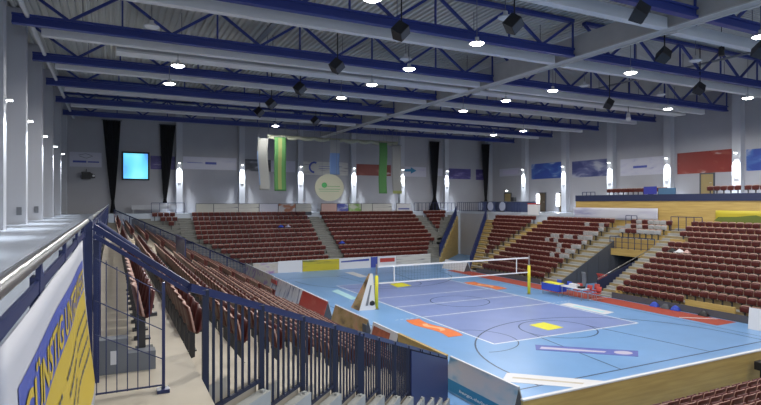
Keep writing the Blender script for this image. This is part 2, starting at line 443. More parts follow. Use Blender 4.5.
# gallery-side stand: row 1 is the top row; seats face +X
for k in range(NL):
    x0, x1, z = l_tread(k)
    xs = .30 if k == 0 else x0+.16
    n = 0
    y = DN(xs)+1.35+.25
    while y < 48.9-xs-1.6:
        if not (VY0-AW-.2 < y < VY1+AW+.2 and k >= 2) and not (k < 2 and VY0-AW*.2 < y < VY1+.2):
            n += 1
            add(xs, y, z, 0, 'seat', '%s dark red seat from the fence in the %s row below the railed gallery' % (nth(n), nth(k+1)))
        y += SW
# balcony-side stand: row 1 is the front row; seats face -X
for j in range(NR):
    z = FZ(j); xs = RX0+RP*j+.42
    def run(y0, y1, what, cfun=None, skip=None):
        n = 0; y = y0+.25
        while y <= y1-.24:
            n += 1
            if not (skip and skip(y)):
                c = cfun(y) if cfun else 'seat'
                add(xs, y, z, PI, c, '%s %s seat from the %s in the %s row, stand below the balcony' % (nth(n), 'white-covered' if c == 'seat_white' else 'red', what, nth(j+1)))
            y += SW
    run(39.45, DR(xs)-1.45, 'wooden steps towards the corner')
    rnd = lambda y: 'seat_white' if (y < 33.0 and j >= 4 and random.random() < .62*(1-(y-30.3)/3.5)) or (j in (7, 8) and 33 < y < 35 and random.random() < .6) else 'seat'
    run(VY1+AW+.1, 38.1, 'grey passage stairs', rnd)
    if j >= 10: run(VY0+.1, VY1-.1, 'passage corner', lambda y: 'seat_white' if random.random() < .7 else 'seat')
    sk = None
    if j == 0: sk = lambda y: 16.6 < y < 19.6
    nC = VY0-AW-.1
    n = 0; y = nC-.25
    while y > 12.8:
        n += 1
        if not ((j == 0 and 16.7 < y < 19.4) or (j == 9 and n <= 2)):
            add(xs, y, z, PI, 'seat', '%s red seat from the passage in the %s row under the yellow balcony banner' % (nth(n), nth(j+1)))
        y -= SW
# far stand: seats face -Y
for j in range(NF):
    z = ZF(j); ys = FY0+FP*j+.44
    lo, hi = DFL(ys)+1.45, DFR(ys)-1.45
    for (x0, x1, what) in ((lo, 5.4, 'dark corner block'), (max(lo, 6.6), 17.85, 'block by the dark curtains'), (19.1, min(30.25, hi), 'middle block'), (31.45, hi, 'small corner block')):
        n = 0; x = x0+.25
        while x <= x1-.24:
            n += 1
            add(x, ys, z, -PI/2, 'seat', '%s seat in the %s row of the far stand, %s' % (nth(n), nth(j+1), what))
            x += SW
# near stand: seats face +Y
for j in range(5):
    z = .18+.30*j; ys = 9.7-.8*(j+1)+.25; n = 0; x = 10.5
    while x < 25:
        n += 1
        add(x, ys, z, PI/2, 'seat', '%s red seat of the %s row behind the mustard wood barrier' % (nth(n), nth(j+1)))
        x += SW
# balcony seats
for r, (xs, z) in enumerate(((38.5, 5.95), (40.3, 6.55))):
    for a0, a1 in ((30.9, 34.6), (29.0, 30.3), (23.2, 25.6), (20.5, 22.6)):
        y = a0; 
        while y < a1:
            add(xs, y, z, PI, 'seat', 'red balcony seat behind the blue parapet, %s row, %s along' % (('front', 'rear')[r], nth(int((35-y)/SW)+1)))
            y += SW
#SEATPICK
PICK = set([0,1,2,3,4,5,6,7,8,9,72,73,74,75,76,77,78,79,81,82,83,84,85,86,87,142,143,144,145,146,147,149,150,151,152,153,154,155,156,157,158,159,160,161,162,163,204,205,206,207,208,209,213,214,215,216,217,218,219,220,221,264,265,266,267,268,273,274,275,276,277,320,321,322,331,374,375,634,635,649,650,651,652,653,654,655,656,657,658,665,680,681,682,683,684,685,686,687,688,689,690,691,692,693,694,695,696,702,717,718,719,720,721,722,723,724,725,726,727,728,729,730,731,732,740,755,756,757,758,759,760,761,762,763,764,765,766,767,768,769,779,794,795,796,797,798,799,800,801,802,803,804,805,806,807,819,834,835,836,837,838,839,840,841,842,843,844,845,846,847,861,876,877,878,879,880,881,882,883,884,885,886,887,888,904,919,923,924,925,926,927,928,929,930,948,963,964,965,966,967,968,969,970,971,972,973,974,993,1008,1009,1010,1011,1012,1013,1014,1015,1016,1038,1053,1054,1055,1056,1057,1058,1059,1060,1061,1062,1063,1064,1065,1066,1067,1068,1069,1093,1108,1109,1110,1111,1112,1113,1115,1116,1117,1118,1119,1120,1121,1122,1123,1124,1149,1164,1165,1166,1167,1169,1171,1172,1173,1174,1175,1176,1177,1178,1179,1230,1265,1303,1344,1681,1682,1683,1684,1685,1686,1687,1688,1689,1709,1710,1711,1712,1713,1714,1715,1738,1739,1740,1741,1766,1767,1853,1854,1855,1856,1857,1861,1862])
if PICK is None:
    cx, sx = math.cos(YAW), math.sin(YAW)
    sc_ = []
    for i, q in enumerate(SEATS):
        dpt = q[0]*sx+q[1]*cx; r_ = q[0]*cx-q[1]*sx
        if dpt < 1: continue
        px, py = 380.5+FPX*r_/dpt, 202.5-FPX*(q[2]+.6-CAMZ)/dpt
        if -5 < px < 766 and -5 < py < 410: sc_.append((dpt, i))
    PICK = set(i for _, i in sorted(sc_)[:300])
mass = MB(); proto = {}
for i, (x, y, z, a, c, lab) in enumerate(SEATS):
    mi = 1 if c == 'seat_white' else 0
    if i not in PICK: light_seat(mass, (x, y, z), a, mi); continue
    if c not in proto:
        o = empty('stadium_seat', (x, y, z), lab, 'seat', 'stadium seats in rows', a)
        for nm, me in (('backrest', ME[c][0]), ('seat_pan', ME[c][1]), ('bracket', ME_FT)):
            p = bpy.data.objects.new(nm, me); COL.objects.link(p); p.parent = o
        proto[c] = o
    else:
        o = copy_tree(proto[c]); o.location = (x, y, z); o.rotation_euler = (0, 0, a); o['label'] = lab
    o['seat_index'] = i
mo = mass.build('stadium_seats', ['seat', 'seat_white', 'seat_foot', 'seat_highlight'])
tag(mo, 'all the farther dark red seats filling the rows of the stands', 'seats', 'stadium seats in rows', 'stuff')

# wooden cover panels where seats are missing
for (x0, x1, y0, y1, z0, z1, lab) in ((28.75, 28.85, 16.7, 19.4, .10, .62, 'yellow wooden panel replacing seats in the front row, near the white easel board'),
                                      (28.75, 28.85, 23.6, 24.05, .10, .62, 'short yellow wooden panel at the foot of the grey passage stairs'),
                                      (34.2, 34.3, VY0+.02, VY1-.02, 2.05, 2.55, 'yellow wooden fascia board above the dark passage opening'),
                                      (34.04, 34.10, 23.0, 24.05, FZ(9)+.02, FZ(9)+.55, 'yellow wooden panel at the end of a seat row by the passage')):
    b = MB(); b.box(x0, x1, y0, y1, z0, z1)
    tag(b.build('cover_panel', 'wood'), lab, 'panel')

for y0, y1, lab in ((12.6, VY0-AW-.1, 'under the front seats nearest the easel board'), (VY1+AW+.1, 38.15, 'under the front seats behind the scorer tables')):
    b = MB(); b.box(28.33, 28.38, y0, y1, 0, .34); b.box(28.32, 28.39, y0, y1, .34, .37)
    tag(b.build('kick_board', 'darkgrey'), 'dark kick board ' + lab, 'board')
def plate(p, out, lab):
    o = empty('column_sign', p, lab, 'sign', 'small signs on the hall columns')
    b = MB(); ox, oy = out; sx, sy = -oy, ox
    b.prism([(ox*u+sx*v, oy*u+sy*v) for u, v in ((0, -.15), (.02, -.15), (.02, .15), (0, .15))], -.15, .15); b.build('board', 'midgrey', o)
    b = MB(); b.prism([(ox*u+sx*v, oy*u+sy*v) for u, v in ((.02, -.10), (.025, -.10), (.025, .10), (.02, .10))], -.10, .10); b.build('face', 'white', o)
for i, x in enumerate(COLX_F): plate((x, YCF, 8.0), (0, -1), 'small square sign on the %s column of the far wall' % nth(i+1))
for i, y in enumerate(COLY_R): plate((XCR, y, 7.95), (-1, 0), 'small square sign on the %s balcony-side column from the hall corner' % nth(len(COLY_R)-i))

# ------------------------------------------------------------------ near stair fence along the diagonal of the gallery-side stand
def diag(s): return (s+.035, DN(s)-.035)
ZR0, ZR1 = 5.25, 1.40
def zr(X): return ZR0+(ZR1-ZR0)*(X-.65)/(9.0-.65)
fence = empty('stair_fence', (.65, DN(.65), 4.0), 'dark blue stair fence of upright bars running diagonally down to the court', 'fence')
org = Vector((.65, DN(.65), 4.0))
def fbuild(mb, name, m, parent): 
    mb.v = [tuple(Vector(p)-org) for p in mb.v]; return mb.build(name, m, parent)
r = MB(); r.bar((.65, DN(.65), zr(.65)), (9.0, DN(9.0), zr(9.0)), .06, .055); r.bar((.65, DN(.65)-.07, zr(.65)-.02), (9.0, DN(9.0)-.07, zr(9.0)-.02), .04, .04)
fbuild(r, 'top_rail', 'blue_rail', fence)
xs = [.78]+[.75+LP*k+.02 for k in range(1, 11)]+[8.95]
for i, xp in enumerate(xs):
    k = max(1, min(11, int((xp-.75)/LP)+1)); zt = 4.4-LR*k
    if i == 0: zt = 4.03
    p = MB(); px, py = diag(xp); p.box(px-.03, px+.03, py-.03, py+.03, zt, zr(xp))
    if i in (4, 8): p.box(px+.11, px+.17, py+.11, py+.17, zt-LR, zr(xp+.14))
    fbuild(p, 'post', 'bar_navy', fence)
for i, (xa, xb) in enumerate(zip(xs, xs[1:])):
    k = i+1; zb = 4.4-LR*k-.03
    g = MB(); n = int((xb-xa)/.083)
    g.bar((*diag(xa), zb), (*diag(xb), zb), .03, .045)
    for q in range(1, n):
        X = xa+(xb-xa)*q/n
        px, py = diag(X); g.box(px-.013, px+.013, py-.013, py+.013, zb, zr(X)-.02)
    fbuild(g, 'bar_grille', 'bar_navy', fence)
g = MB()
for X0, X1 in ((6.0, 8.93),):
    a, b_ = diag(X0), diag(X1); o_ = .05
    g.hexa([(a[0]+o_, a[1]-o_, zr(X0)-1.55), (b_[0]+o_, b_[1]-o_, zr(X1)-1.30), (b_[0]+o_-.02, b_[1]-o_+.02, zr(X1)-1.30), (a[0]+o_-.02, a[1]-o_+.02, zr(X0)-1.55)],
           [(a[0]+o_, a[1]-o_, zr(X0)-.10), (b_[0]+o_, b_[1]-o_, zr(X1)-.10), (b_[0]+o_-.02, b_[1]-o_+.02, zr(X1)-.10), (a[0]+o_-.02, a[1]-o_+.02, zr(X0)-.10)])
fbuild(g, 'kick_panel', 'blue_panel', fence)
# stepped concrete kerb blocks carrying the fence
kb = MB()
for k in range(1, NL):
    x0, x1, z = l_tread(k)
    a, b_ = diag(x0), diag(x1)
    kb.prism([(a[0]+.10, a[1]-.10), (b_[0]+.10, b_[1]-.10), (b_[0]+.005, b_[1]-.005), (a[0]+.005, a[1]-.005)], z-.6, z-.13, 0, 0)
    # pointed end block of each step
    m_ = (b_[0]-.04, b_[1]-.08)
    lo = [(m_[0]+.02, m_[1]-.14), (m_[0]+.14, m_[1]-.02), (m_[0]+.06, m_[1]+.06), (m_[0]-.06, m_[1]-.06)]
    cxy = (m_[0]+.04, m_[1]-.04)
    kb.hexa([(x, y, z-.75) for x, y in lo], [(cxy[0]+(x-cxy[0])*.35, cxy[1]+(y-cxy[1])*.35, z-.10) for x, y in lo], 0, 0)
tag(kb.build('stepped_kerb', 'tread_grey'), 'stepped beige concrete kerb under the diagonal stair fence', 'kerb')

# ------------------------------------------------------------------ gallery guard rail with banner
gx = -.2
def gallery_guard(y0, y1, lab, top=True):
    o = empty('gallery_guard', (gx, y0, GZ), lab, 'railing')
    def loc(mb): mb.v = [(p[0]-gx, p[1]-y0, p[2]-GZ) for p in mb.v]; return mb
    h = MB(); h.tube((gx, y0, 5.872), (gx, y1, 5.872), .021, 12); loc(h).build('handrail', 'steel', o)
    h = MB(); h.bar((gx-.014, y0, 5.768), (gx-.014, y1, 5.768), .012, .04); loc(h).build('flat_rail', 'blue_rail', o)
    h = MB(); h.bar((gx-.01, y0, 5.20), (gx-.01, y1, 5.20), .02, .05); loc(h).build('lower_rail', 'blue_rail', o)
    y = y0+.12
    while y < y1:
        p = MB(); p.box(gx-.035, gx-.012, y-.035, y+.035, GZ-.2, 5.80); loc(p).build('post', 'blue_rail', o)
        b = MB(); b.hexa([(gx-.02, y-.05, 5.74), (gx-.005, y-.05, 5.74), (gx-.005, y+.09, 5.74), (gx-.02, y+.09, 5.74)],
                         [(gx-.02, y-.012, 5.862), (gx-.005, y-.012, 5.862), (gx-.005, y+.012, 5.862), (gx-.02, y+.012, 5.862)])
        loc(b).build('bracket', 'blue_rail', o); y += 1.06 if y1 < 7 else 1.9
    return o
gallery_guard(.9, 5.52, 'blue guard rail with steel handrail carrying the yellow banner beside the camera')
gallery_guard(6.7, 48.6, 'blue guard rail with steel handrail running on along the gallery edge')

# end post and the first sloping stair rail with thin wire gate
o = empty('end_post', (gx, 5.56, 4.4), 'thick dark blue end post where the gallery guard meets the stair rail', 'post')
p = MB(); p.box(-.045, .045, -.045, .045, 0, 1.47); p.box(-.06, .06, -.06, .06, 0, .02); p.build('upright', 'blue_rail', o)
p = MB(); p.box(.05, .10, -.03, .03, .0, 1.30); p.build('side_flat', 'blue_rail', o)
o = empty('stair_rail', (-.16, 5.5, 4.4), 'double sloping blue stair rail from the end post down to the fence', 'railing')
r = MB(); r.bar((0.02, 0, 1.42), (.81, -.12, .86), .05, .05); r.build('upper_rail', 'blue_rail', o)
r = MB(); r.bar((0.02, -.05, 1.345), (.81, -.17, .80), .04, .035); r.build('lower_rail', 'blue_rail', o)
o = empty('wire_gate', (-.1, 5.02, 4.4), 'thin dark wire gate panel under the sloping stair rail', 'gate')
g = MB()
XG = [-.01, .06, .14, .22, .30, .39, .50]
ztop = lambda x: 1.20-.70*(x-.0)
for x in XG[:-1]: g.tube((x, 0, .05), (x, 0, ztop(x)), .0045, 6)
for dz in (0.0, -.35, -.63):
    g.tube((-.02, 0, ztop(0)-.02+dz), (.50, 0, ztop(.50)+dz*.9), .005, 6)
g.build('wire_grille', 'blue_rail', o)
g = MB(); g.tube((-.02, 0, .06), (.50, 0, .06), .008, 6); g.build('bottom_bar', 'blue_rail', o)
g = MB(); g.box(.49, .515, -.012, .012, 0, ztop(.50)+.1); g.box(.45, .55, -.05, .05, 0, .03); g.build('gate_post', 'blue_rail', o)
o = empty('grab_rail', (-.13, 6.7, 4.4), 'short bent blue grab rail behind the end post', 'railing')
g = MB(); g.tube((0, 0, 1.42), (.40, 0, 1.10), .025, 8); g.tube((.40, 0, 1.10), (.40, 0, 1.02), .025, 8); g.build('bent_tube', 'blue_rail', o)
g = MB(); g.tube((0, 0, 0), (0, 0, 1.42), .025, 8); g.build('support', 'blue_rail', o)
# grey floor box on the walkway
o = empty('floor_box', (-.11, 5.75, 4.4), 'stepped dark grey electrical box standing on the walkway behind the wire gate', 'box')
b = MB(); b.box(0, .25, 0, .16, 0, .33); b.build('tall_cabinet', 'midgrey', o)
b = MB(); b.box(.25, .50, 0, .16, 0, .18); b.build('low_cabinet', 'midgrey', o)
b = MB(); b.box(.10, .16, -.006, 0, .09, .22); b.build('socket_plate', 'white', o)

# banner hung on the guard, bulging towards the camera at its lower edge
BY0, BY1, BZT, BHT = 1.28, 4.66, 5.752, 1.04
def bpt(u, v, off=0.0):
    """u along the banner, v down from the top"""
    y = BY0+(BY1-BY0)*u
    x = gx+.004+.085*v*v*(.9+.1*math.sin(u*9))+.012*math.sin(u*13+v*3)*v
    z = BZT-BHT*v-.003*math.sin(u*PI*4)*(1-v)
    return (x+off, y, z)
o = empty('banner', (0, 0, 0), 'white yellow and blue printed banner hanging on the gallery guard beside the camera', 'banner')
def patch(u0, u1, v0, v1, off, nu=24, nv=10):
    mb = MB(); mb.grid(lambda a, b_: bpt(u0+(u1-u0)*a, v0+(v1-v0)*b_, off), nu, nv, 0, True); return mb
mb = MB(); mb.grid(lambda a, b_: bpt(a, b_, 0), 40, 14, 0, True, (-.004, 0, 0)); mb.build('sheet', 'banner_white', o)
UB0, UB1 = .058, .965
patch(UB0, UB1, .130, .335, .002).build('blue_stripe', 'blue_print', o)
patch(UB0, UB1, .335, .955, .002).build('yellow_field', 'yellow', o)
def text_mesh(txt):
    cu = bpy.data.curves.new('lettering', 'FONT'); cu.body = txt; cu.size = 1; cu.resolution_u = 3; cu.offset = .022
    ob = bpy.data.objects.new('lettering', cu); COL.objects.link(ob)
    dg = bpy.context.evaluated_depsgraph_get(); me = bpy.data.meshes.new_from_object(ob.evaluated_get(dg))
    vs = [tuple(v.co) for v in me.vertices]; fs = [tuple(p.vertices) for p in me.polygons]
    bpy.data.objects.remove(ob); bpy.data.curves.remove(cu); bpy.data.meshes.remove(me)
    return vs, fs
def map_text(txt, fn, name, m, parent):
    vs, fs = text_mesh(txt)
    xs_ = [v[0] for v in vs]; ys_ = [v[1] for v in vs]
    x0, x1, y0, y1 = min(xs_), max(xs_), min(ys_), max(ys_)
    mb = MB(); mb.raw([fn((v[0]-x0)/(x1-x0), (v[1]-y0)/(y1-y0)) for v in vs], fs)
    return mb.build(name, m, parent)
map_text('GÜNSTIG UNTERWEGS', lambda a, b_: bpt(UB0+.012+(UB1-UB0-.03)*a, .318-.165*b_, .005), 'lettering', 'yellow', o)
mb = MB()   # rows of small dark print, too fine to read
random.seed(3)
for col_, (ua, ub) in enumerate(((.20, .36), (.42, .62), (.66, .92))):
    for rr in range(4):
        v0 = .46+.085*rr; u = ua+random.random()*.02
        while u < ub:
            wd = .012+random.random()*.03
            mb.grid(lambda a, b_: bpt(u+wd*a, v0+.018*b_, .005), 2, 1, 0, False); u += wd+.008
tag(mb.build('small_print', 'darkgrey', o), kind='stuff')

# ------------------------------------------------------------------ stair balustrades at the other corners and the passages
def balustrade(a, b, h, lab, drop=.95, fill='panel', name='stair_balustrade'):
    """sloping stair guard between foot points a and b (on the treads)"""
    a = Vector(a); b = Vector(b)
    o = empty(name, a, lab, 'railing')
    z = Vector((0, 0, 1)); d = b-a
    r = MB(); r.bar(z*h, d+z*h, .07, .07); r.build('top_rail', 'blue_rail', o)
    n = max(2, int(d.length/1.6))
    for i in range(n+1):
        p = d*(i/n); q = MB(); q.box(p.x-.035, p.x+.035, p.y-.035, p.y+.035, p.z-.05, p.z+h); q.build('post', 'blue_rail', o)
    g = MB(); nb = int(d.length/.13)
    for i in range(1, nb):
        p = d*(i/nb); g.box(p.x-.02, p.x+.02, p.y-.02, p.y+.02, p.z+.02, p.z+h-.02)
    g.bar(z*.1, d+z*.1, .04, .05); g.build('bar_grille', 'blue_panel', o)
    return o
balustrade((29.3, 45.5, .75), (35.75, 51.95, 4.55), 1.05, 'blue balustrade down the corner stairs of the far stand')
balustrade((28.6, 39.4, .2), (36.2, 47.0, 4.2), 1.05, 'blue balustrade down the corner stairs of the balcony-side stand')
balustrade((8.8, 40.0, .45), (.2, 48.6, 4.45), 1.0, 'blue balustrade at the far corner of the stand below the gallery')
o = empty('passage_guard', (2.96, VY0, 3.3), 'square dark blue guard panel at the head of the passage below the gallery', 'railing')
g = MB(); g.box(-.04, 0, 0, VY1-VY0, 0, 1.05); g.build('guard_panel', 'blue_panel', o)
g = MB(); g.bar((-.02, 0, 1.08), (-.02, VY1-VY0, 1.08), .07, .06); g.build('top_rail', 'blue_rail', o)
# passage under the balcony-side stand: panels on both sides
for yy, lab in ((VY0+.06, 'nearer'),):
    o = empty('passage_screen', (28.6, yy, 0), '%s navy blue side screen with steel handrail in the passage of the balcony-side stand' % lab, 'railing')
    g = MB(); g.hexa([(0, -.03, 0), (5.6, -.03, 0), (5.6, .03, 0), (0, .03, 0)], [(0, -.03, .9), (5.6, -.03, 2.6), (5.6, .03, 2.6), (0, .03, .9)])
    g.build('side_panel', 'navy', o)
    g = MB(); g.tube((0, 0, 1.0), (5.6, 0, 2.9), .03, 8); g.build('handrail', 'steel', o)
o = empty('passage_guard', (34.2, VY0+.03, 2.56), 'dark railing above the wooden fascia of the passage opening', 'railing')
g = MB(); g.bar((0, 0, .9), (0, VY1-VY0-.06, .9), .05, .05); g.bar((0, 0, .5), (0, VY1-VY0-.06, .5), .03, .03); g.build('top_rail', 'blue_rail', o)
g = MB()
g.bar((0, 0, .1), (0, VY1-VY0, .1), .03, .03)
for i in range(8): g.box(-.02, .02, i*(VY1-VY0)/7-.02, i*(VY1-VY0)/7+.02, 0, .9)
g.build('bar_grille', 'blue_rail', o)
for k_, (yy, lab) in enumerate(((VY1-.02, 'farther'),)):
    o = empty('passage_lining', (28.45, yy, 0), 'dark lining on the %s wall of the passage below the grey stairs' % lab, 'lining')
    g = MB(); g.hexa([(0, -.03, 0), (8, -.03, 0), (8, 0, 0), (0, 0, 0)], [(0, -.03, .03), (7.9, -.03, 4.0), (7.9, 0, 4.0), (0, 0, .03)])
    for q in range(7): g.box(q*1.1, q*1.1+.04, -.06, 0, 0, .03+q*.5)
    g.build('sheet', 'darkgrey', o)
b = MB(); b.grid(lambda u, v: (30.0+.1*math.sin(PI*v), 27.7+.35*u, 1.1*v), 4, 6, 0, True, (.05, 0, 0)); tag(b.build('folded_mat', 'midgrey'), 'grey upright mat beside the red padded one at the passage entrance', 'mat')
# red and grey covered barrier pieces in the passage
b = MB(); b.grid(lambda u, v: (30.9+.2*math.sin(PI*v), 26.6+.9*u, 1.0*v), 6, 6, 0, True, (.05, 0, 0)); tag(b.build('folded_mat', 'red_cloth'), 'curved red padded mat leaning at the passage entrance', 'mat')

# corner passage walls below the gallery
w = MB(); w.prism([(33.0, 49.6), (33.1, 49.5), (37.0, 53.4), (36.9, 53.5)], 0, .02); struct('trim_threshold', w, 'gallery')
w = MB(); w.prism([(36.62, 47.2), (36.69, 47.2), (36.69, 52.4), (36.62, 52.4)], 0, GZ-.27); struct('wall_corner_passage', w, 'wall')
# gallery rail at the far corner
def bar_rail(a, b, z0, h, lab, gap=.35, name='bar_railing', m='blue_rail', thin=.02):
    a = Vector((*a, z0)); b = Vector((*b, z0)); d = b-a
    o = empty(name, a, lab, 'railing')
    r = MB(); r.bar((0, 0, h), (d.x, d.y, h), .05, .05); r.build('top_rail', m, o)
    g = MB(); n = max(2, int(d.length/gap))
    g.bar((0, 0, .08), (d.x, d.y, .08), .03, .03)
    for i in range(n+1): p = d*(i/n); g.box(p.x-thin, p.x+thin, p.y-thin, p.y+thin, 0, h)
    g.build('bar_grille', m, o)
    return o
bar_rail((36.3, 52.5), (36.55, 47.3), GZ, 1.0, 'dark bar railing across the corner gallery above the grey passage wall')
bar_rail((36.55, 43.2), (36.55, 42.0), GZ, 1.0, 'short dark railing between the cocktail tables and the white poster box')
bar_rail((36.2, 25.5), (36.2, 23.2), FZ(12), 1.0, 'dark railing at the top of the passage stairs, before the yellow banner', .5)
bar_rail((36.3, 29.4), (36.3, 28.4), FZ(12), 1.0, 'short dark railing at the end of the long pale banner', .4)
bar_rail((3.2, 52.6), (6.0, 52.6), GZ, .95, 'thin railing on the far gallery below the screen', .6)
bar_rail((30.5, 52.6), (36.0, 52.6), GZ, .95, 'thin dark railing on the far gallery by the gathered curtain', .5)
b = MB(); b.box(1.6, 5.4, 53.2, 53.6, GZ+.35, GZ+.75); b.box(1.7, 1.8, 53.25, 53.55, GZ, GZ+.35); b.box(5.2, 5.3, 53.25, 53.55, GZ, GZ+.35)
tag(b.build('bench', 'column'), 'long pale bench on the far gallery below the screen', 'bench')

# ------------------------------------------------------------------ advertising boards around the court
def printed(name, base, *acc, **kw): return print_mat(name, [(.0, base)]+list(acc), **kw)
P_ = {}
P_['beige'] = print_mat('print_beige', [(.3, (.42, .36, .28)), (.5, (.5, .46, .42)), (.62, (.3, .18, .35))], (1, 2, 2), seed=3)
P_['photo'] = print_mat('print_photo_white', [(.35, (.12, .14, .25)), (.45, (.5, .5, .55)), (.6, (.62, .62, .66))], (1, 2.6, 1.0), seed=1, dist=.5)
P_['red'] = print_mat('print_red', [(.55, (.40, .045, .03)), (.68, (.46, .1, .07)), (.75, (.6, .4, .34))], (1, .9, 2.2), seed=8)
P_['brown'] = print_mat('print_brown_photo', [(.3, (.10, .06, .03)), (.45, (.30, .20, .07)), (.6, (.40, .26, .14)), (.72, (.5, .14, .08))], (1, 1.1, 2), seed=5, dist=.6)
P_['mixed'] = print_mat('print_mixed', [(.42, (.55, .52, .52)), (.5, (.40, .16, .08)), (.62, (.45, .17, .10))], (1, .7, 1.5), seed=2)
P_['cloudy'] = print_mat('print_cloudy_blue', [(.40, (.52, .50, .53)), (.52, (.42, .48, .54)), (.64, (.13, .30, .46))], (1, .8, 1.6), seed=4.2)
P_['whiteblue'] = print_mat('print_white_blue', [(.45, (.56, .57, .62)), (.60, (.50, .52, .6)), (.68, (.16, .18, .40))], (.35, 1, 4), seed=6)
P_['yellow'] = print_mat('print_yellow', [(.45, (.50, .42, .02)), (.62, (.42, .36, .03)), (.72, (.12, .13, .03))], (.5, .5, 5), seed=2)
P_['pale'] = print_mat('print_pale', [(.50, (.55, .54, .50)), (.62, (.46, .44, .42)), (.72, (.16, .17, .2))], (.6, 1, 6), seed=9)
def a_board(y0, y1, x, art, lab, h=1.0, spread=.32, blue_foot=False):
    """A-shaped advertising board along the court's long side: two sloping sheets and dark end frames"""
    o = empty('advertising_board', (x, (y0+y1)/2, 0), lab, 'advertising board')
    L = (y1-y0)/2
    s1 = MB(); s1.hexa([(-spread, -L, .02), (-spread+.03, -L, .02), (-spread+.03, L, .02), (-spread, L, .02)], [(-.02, -L, h), (.01, -L, h), (.01, L, h), (-.02, L, h)]); s1.build('stand_side_sheet', art, o)
    s2 = MB(); s2.hexa([(spread-.03, -L, .02), (spread, -L, .02), (spread, L, .02), (spread-.03, L, .02)], [(.01, -L, h), (.03, -L, h), (.03, L, h), (.01, L, h)]); s2.build('court_side_sheet', 'white', o)
    c = MB(); c.bar((.005, -L, h+.01), (.005, L, h+.01), .07, .03); c.build('top_edge', 'white', o)
    for sy in (-1, 1):
        e = MB(); yy = sy*(L-.02)
        e.hexa([(-spread+.03, yy-.01, .0), (spread-.03, yy-.01, .0), (spread-.03, yy+.01, .0), (-spread+.03, yy+.01, .0)], [(-.01, yy-.01, h-.04), (.01, yy-.01, h-.04), (.01, yy+.01, h-.04), (-.01, yy+.01, h-.04)])
        e.build('end_frame', 'darkgrey', o)
    if blue_foot:
        k = MB(); t0, t1 = .05, .36
        X = lambda t: -spread+(spread-.02)*t
        k.hexa([(X(t0)-.012, -L+.03, .02+h*t0), (X(t0)-.004, -L+.03, .02+h*t0), (X(t0)-.004, L, .02+h*t0), (X(t0)-.012, L, .02+h*t0)],
               [(X(t1)-.012, -L+.03, .02+h*t1), (X(t1)-.004, -L+.03, .02+h*t1), (X(t1)-.004, L, .02+h*t1), (X(t1)-.012, L, .02+h*t1)])
        k.build('blue_band', 'teal', o)
    return o
M['teal'] = mat('teal_print', (.03, .20, .36), .5)
nb = a_board(11.45, 14.75, 9.92, P_['cloudy'], 'white cloudy advertising board with a teal lower band beside the wooden barrier', blue_foot=True)
mt_ = map_text('bergo.de/info', lambda a, b_: (-.32+.30*(.12+.10*b_)-.016, .75-1.55*a, .02+1.0*(.12+.10*b_)), 'lettering', 'white', nb)
b = MB(); b.box(9.80, 9.88, 14.85, 18.15, 0, 1.0); b.box(9.78, 9.90, 14.85, 18.15, 1.0, 1.04)
tag(b.build('wooden_barrier', 'wood'), 'mustard wooden barrier between the boards on the gallery side of the court', 'barrier')
rb = a_board(18.2, 20.4, 9.85, 'white', 'advertising board with a rust red picture on white beside the brown photo board')
M['rust'] = mat('rust_print', (.36, .10, .05), .5, var=.3, vscale=3)
k_ = MB(); X_ = lambda t: -.32+.30*t-.006
k_.face([(X_(.30), .95, .02+.30), (X_(.30), -.55, .02+.30), (X_(.88), -.55, .02+.88), (X_(.88), .95, .02+.88)]); k_.build('rust_picture', 'rust', rb)
b = MB(); b.box(9.54, 9.60, 20.45, 20.85, .05, .9); tag(b.build('dark_board', 'darkgrey'), 'narrow dark panel between the brown photo board and the rust red board', 'board')
a_board(20.95, 24.7, 9.85, P_['brown'], 'advertising board with a brown and golden photo print')
a_board(25.75, 29.7, 9.85, P_['red'], 'bright red advertising board with dark end on the gallery side')
a_board(29.8, 36.0, 9.85, P_['photo'], 'white advertising board with a bluish photo print next to the red board')
a_board(36.2, 44.6, 9.9, P_['beige'], 'long beige and violet advertising board in the far corner of the gallery side')
b = MB(); b.box(9.56, 9.60, 34.3, 35.6, .70, .95); tag(b.build('red_sign', 'red_cloth'), 'small red sign at the far end of the bluish photo board', 'sign')

def flat_board(x0, x1, art, lab, y=45.15, h=.98):
    o = empty('advertising_board', ((x0+x1)/2, y, 0), lab, 'advertising board'); L = (x1-x0)/2
    s = MB(); s.box(-L, L, -.03, .03, .0, h); s.build('printed_sheet', art, o)
    s = MB(); s.box(-L, L, -.035, .035, h, h+.03); s.build('top_edge', 'white', o)
    for sx in (-1, 1):
        s = MB(); s.box(sx*(L-.06)-.02, sx*(L-.06)+.02, .03, .2, 0, h*.8); s.build('support', 'darkgrey', o)
    return o
flat_board(10.6, 12.7, P_['beige'], 'pale beige and violet board at the corner of the far boards', h=.9)
flat_board(12.72, 14.9, 'white', 'plain white board beside the yellow board at the far end')
flat_board(14.92, 18.35, P_['yellow'], 'yellow advertising board at the far end of the court')
ob = flat_board(18.37, 21.5, 'white', 'white board with a violet stripe between the yellow and small blue boards')
s = MB(); s.hexa([(-1.4, -.036, .62), (1.4, -.036, .66), (1.4, -.031, .66), (-1.4, -.031, .62)], [(-1.4, -.036, .74), (1.4, -.036, .86), (1.4, -.031, .86), (-1.4, -.031, .74)]); s.build('violet_stripe', 'blue_print', ob)
flat_board(21.52, 22.2, 'blue_print', 'small blue board behind the near end of the net')
ob = flat_board(22.22, 24.2, 'white', 'white board with red lettering strip at the far end')
s = MB(); s.box(-.75, .8, -.036, -.031, .45, .82); s.build('red_strip', 'red_cloth', ob)
flat_board(24.22, 28.0, P_['pale'], 'long pale grey board at the far end next to the corner passage')
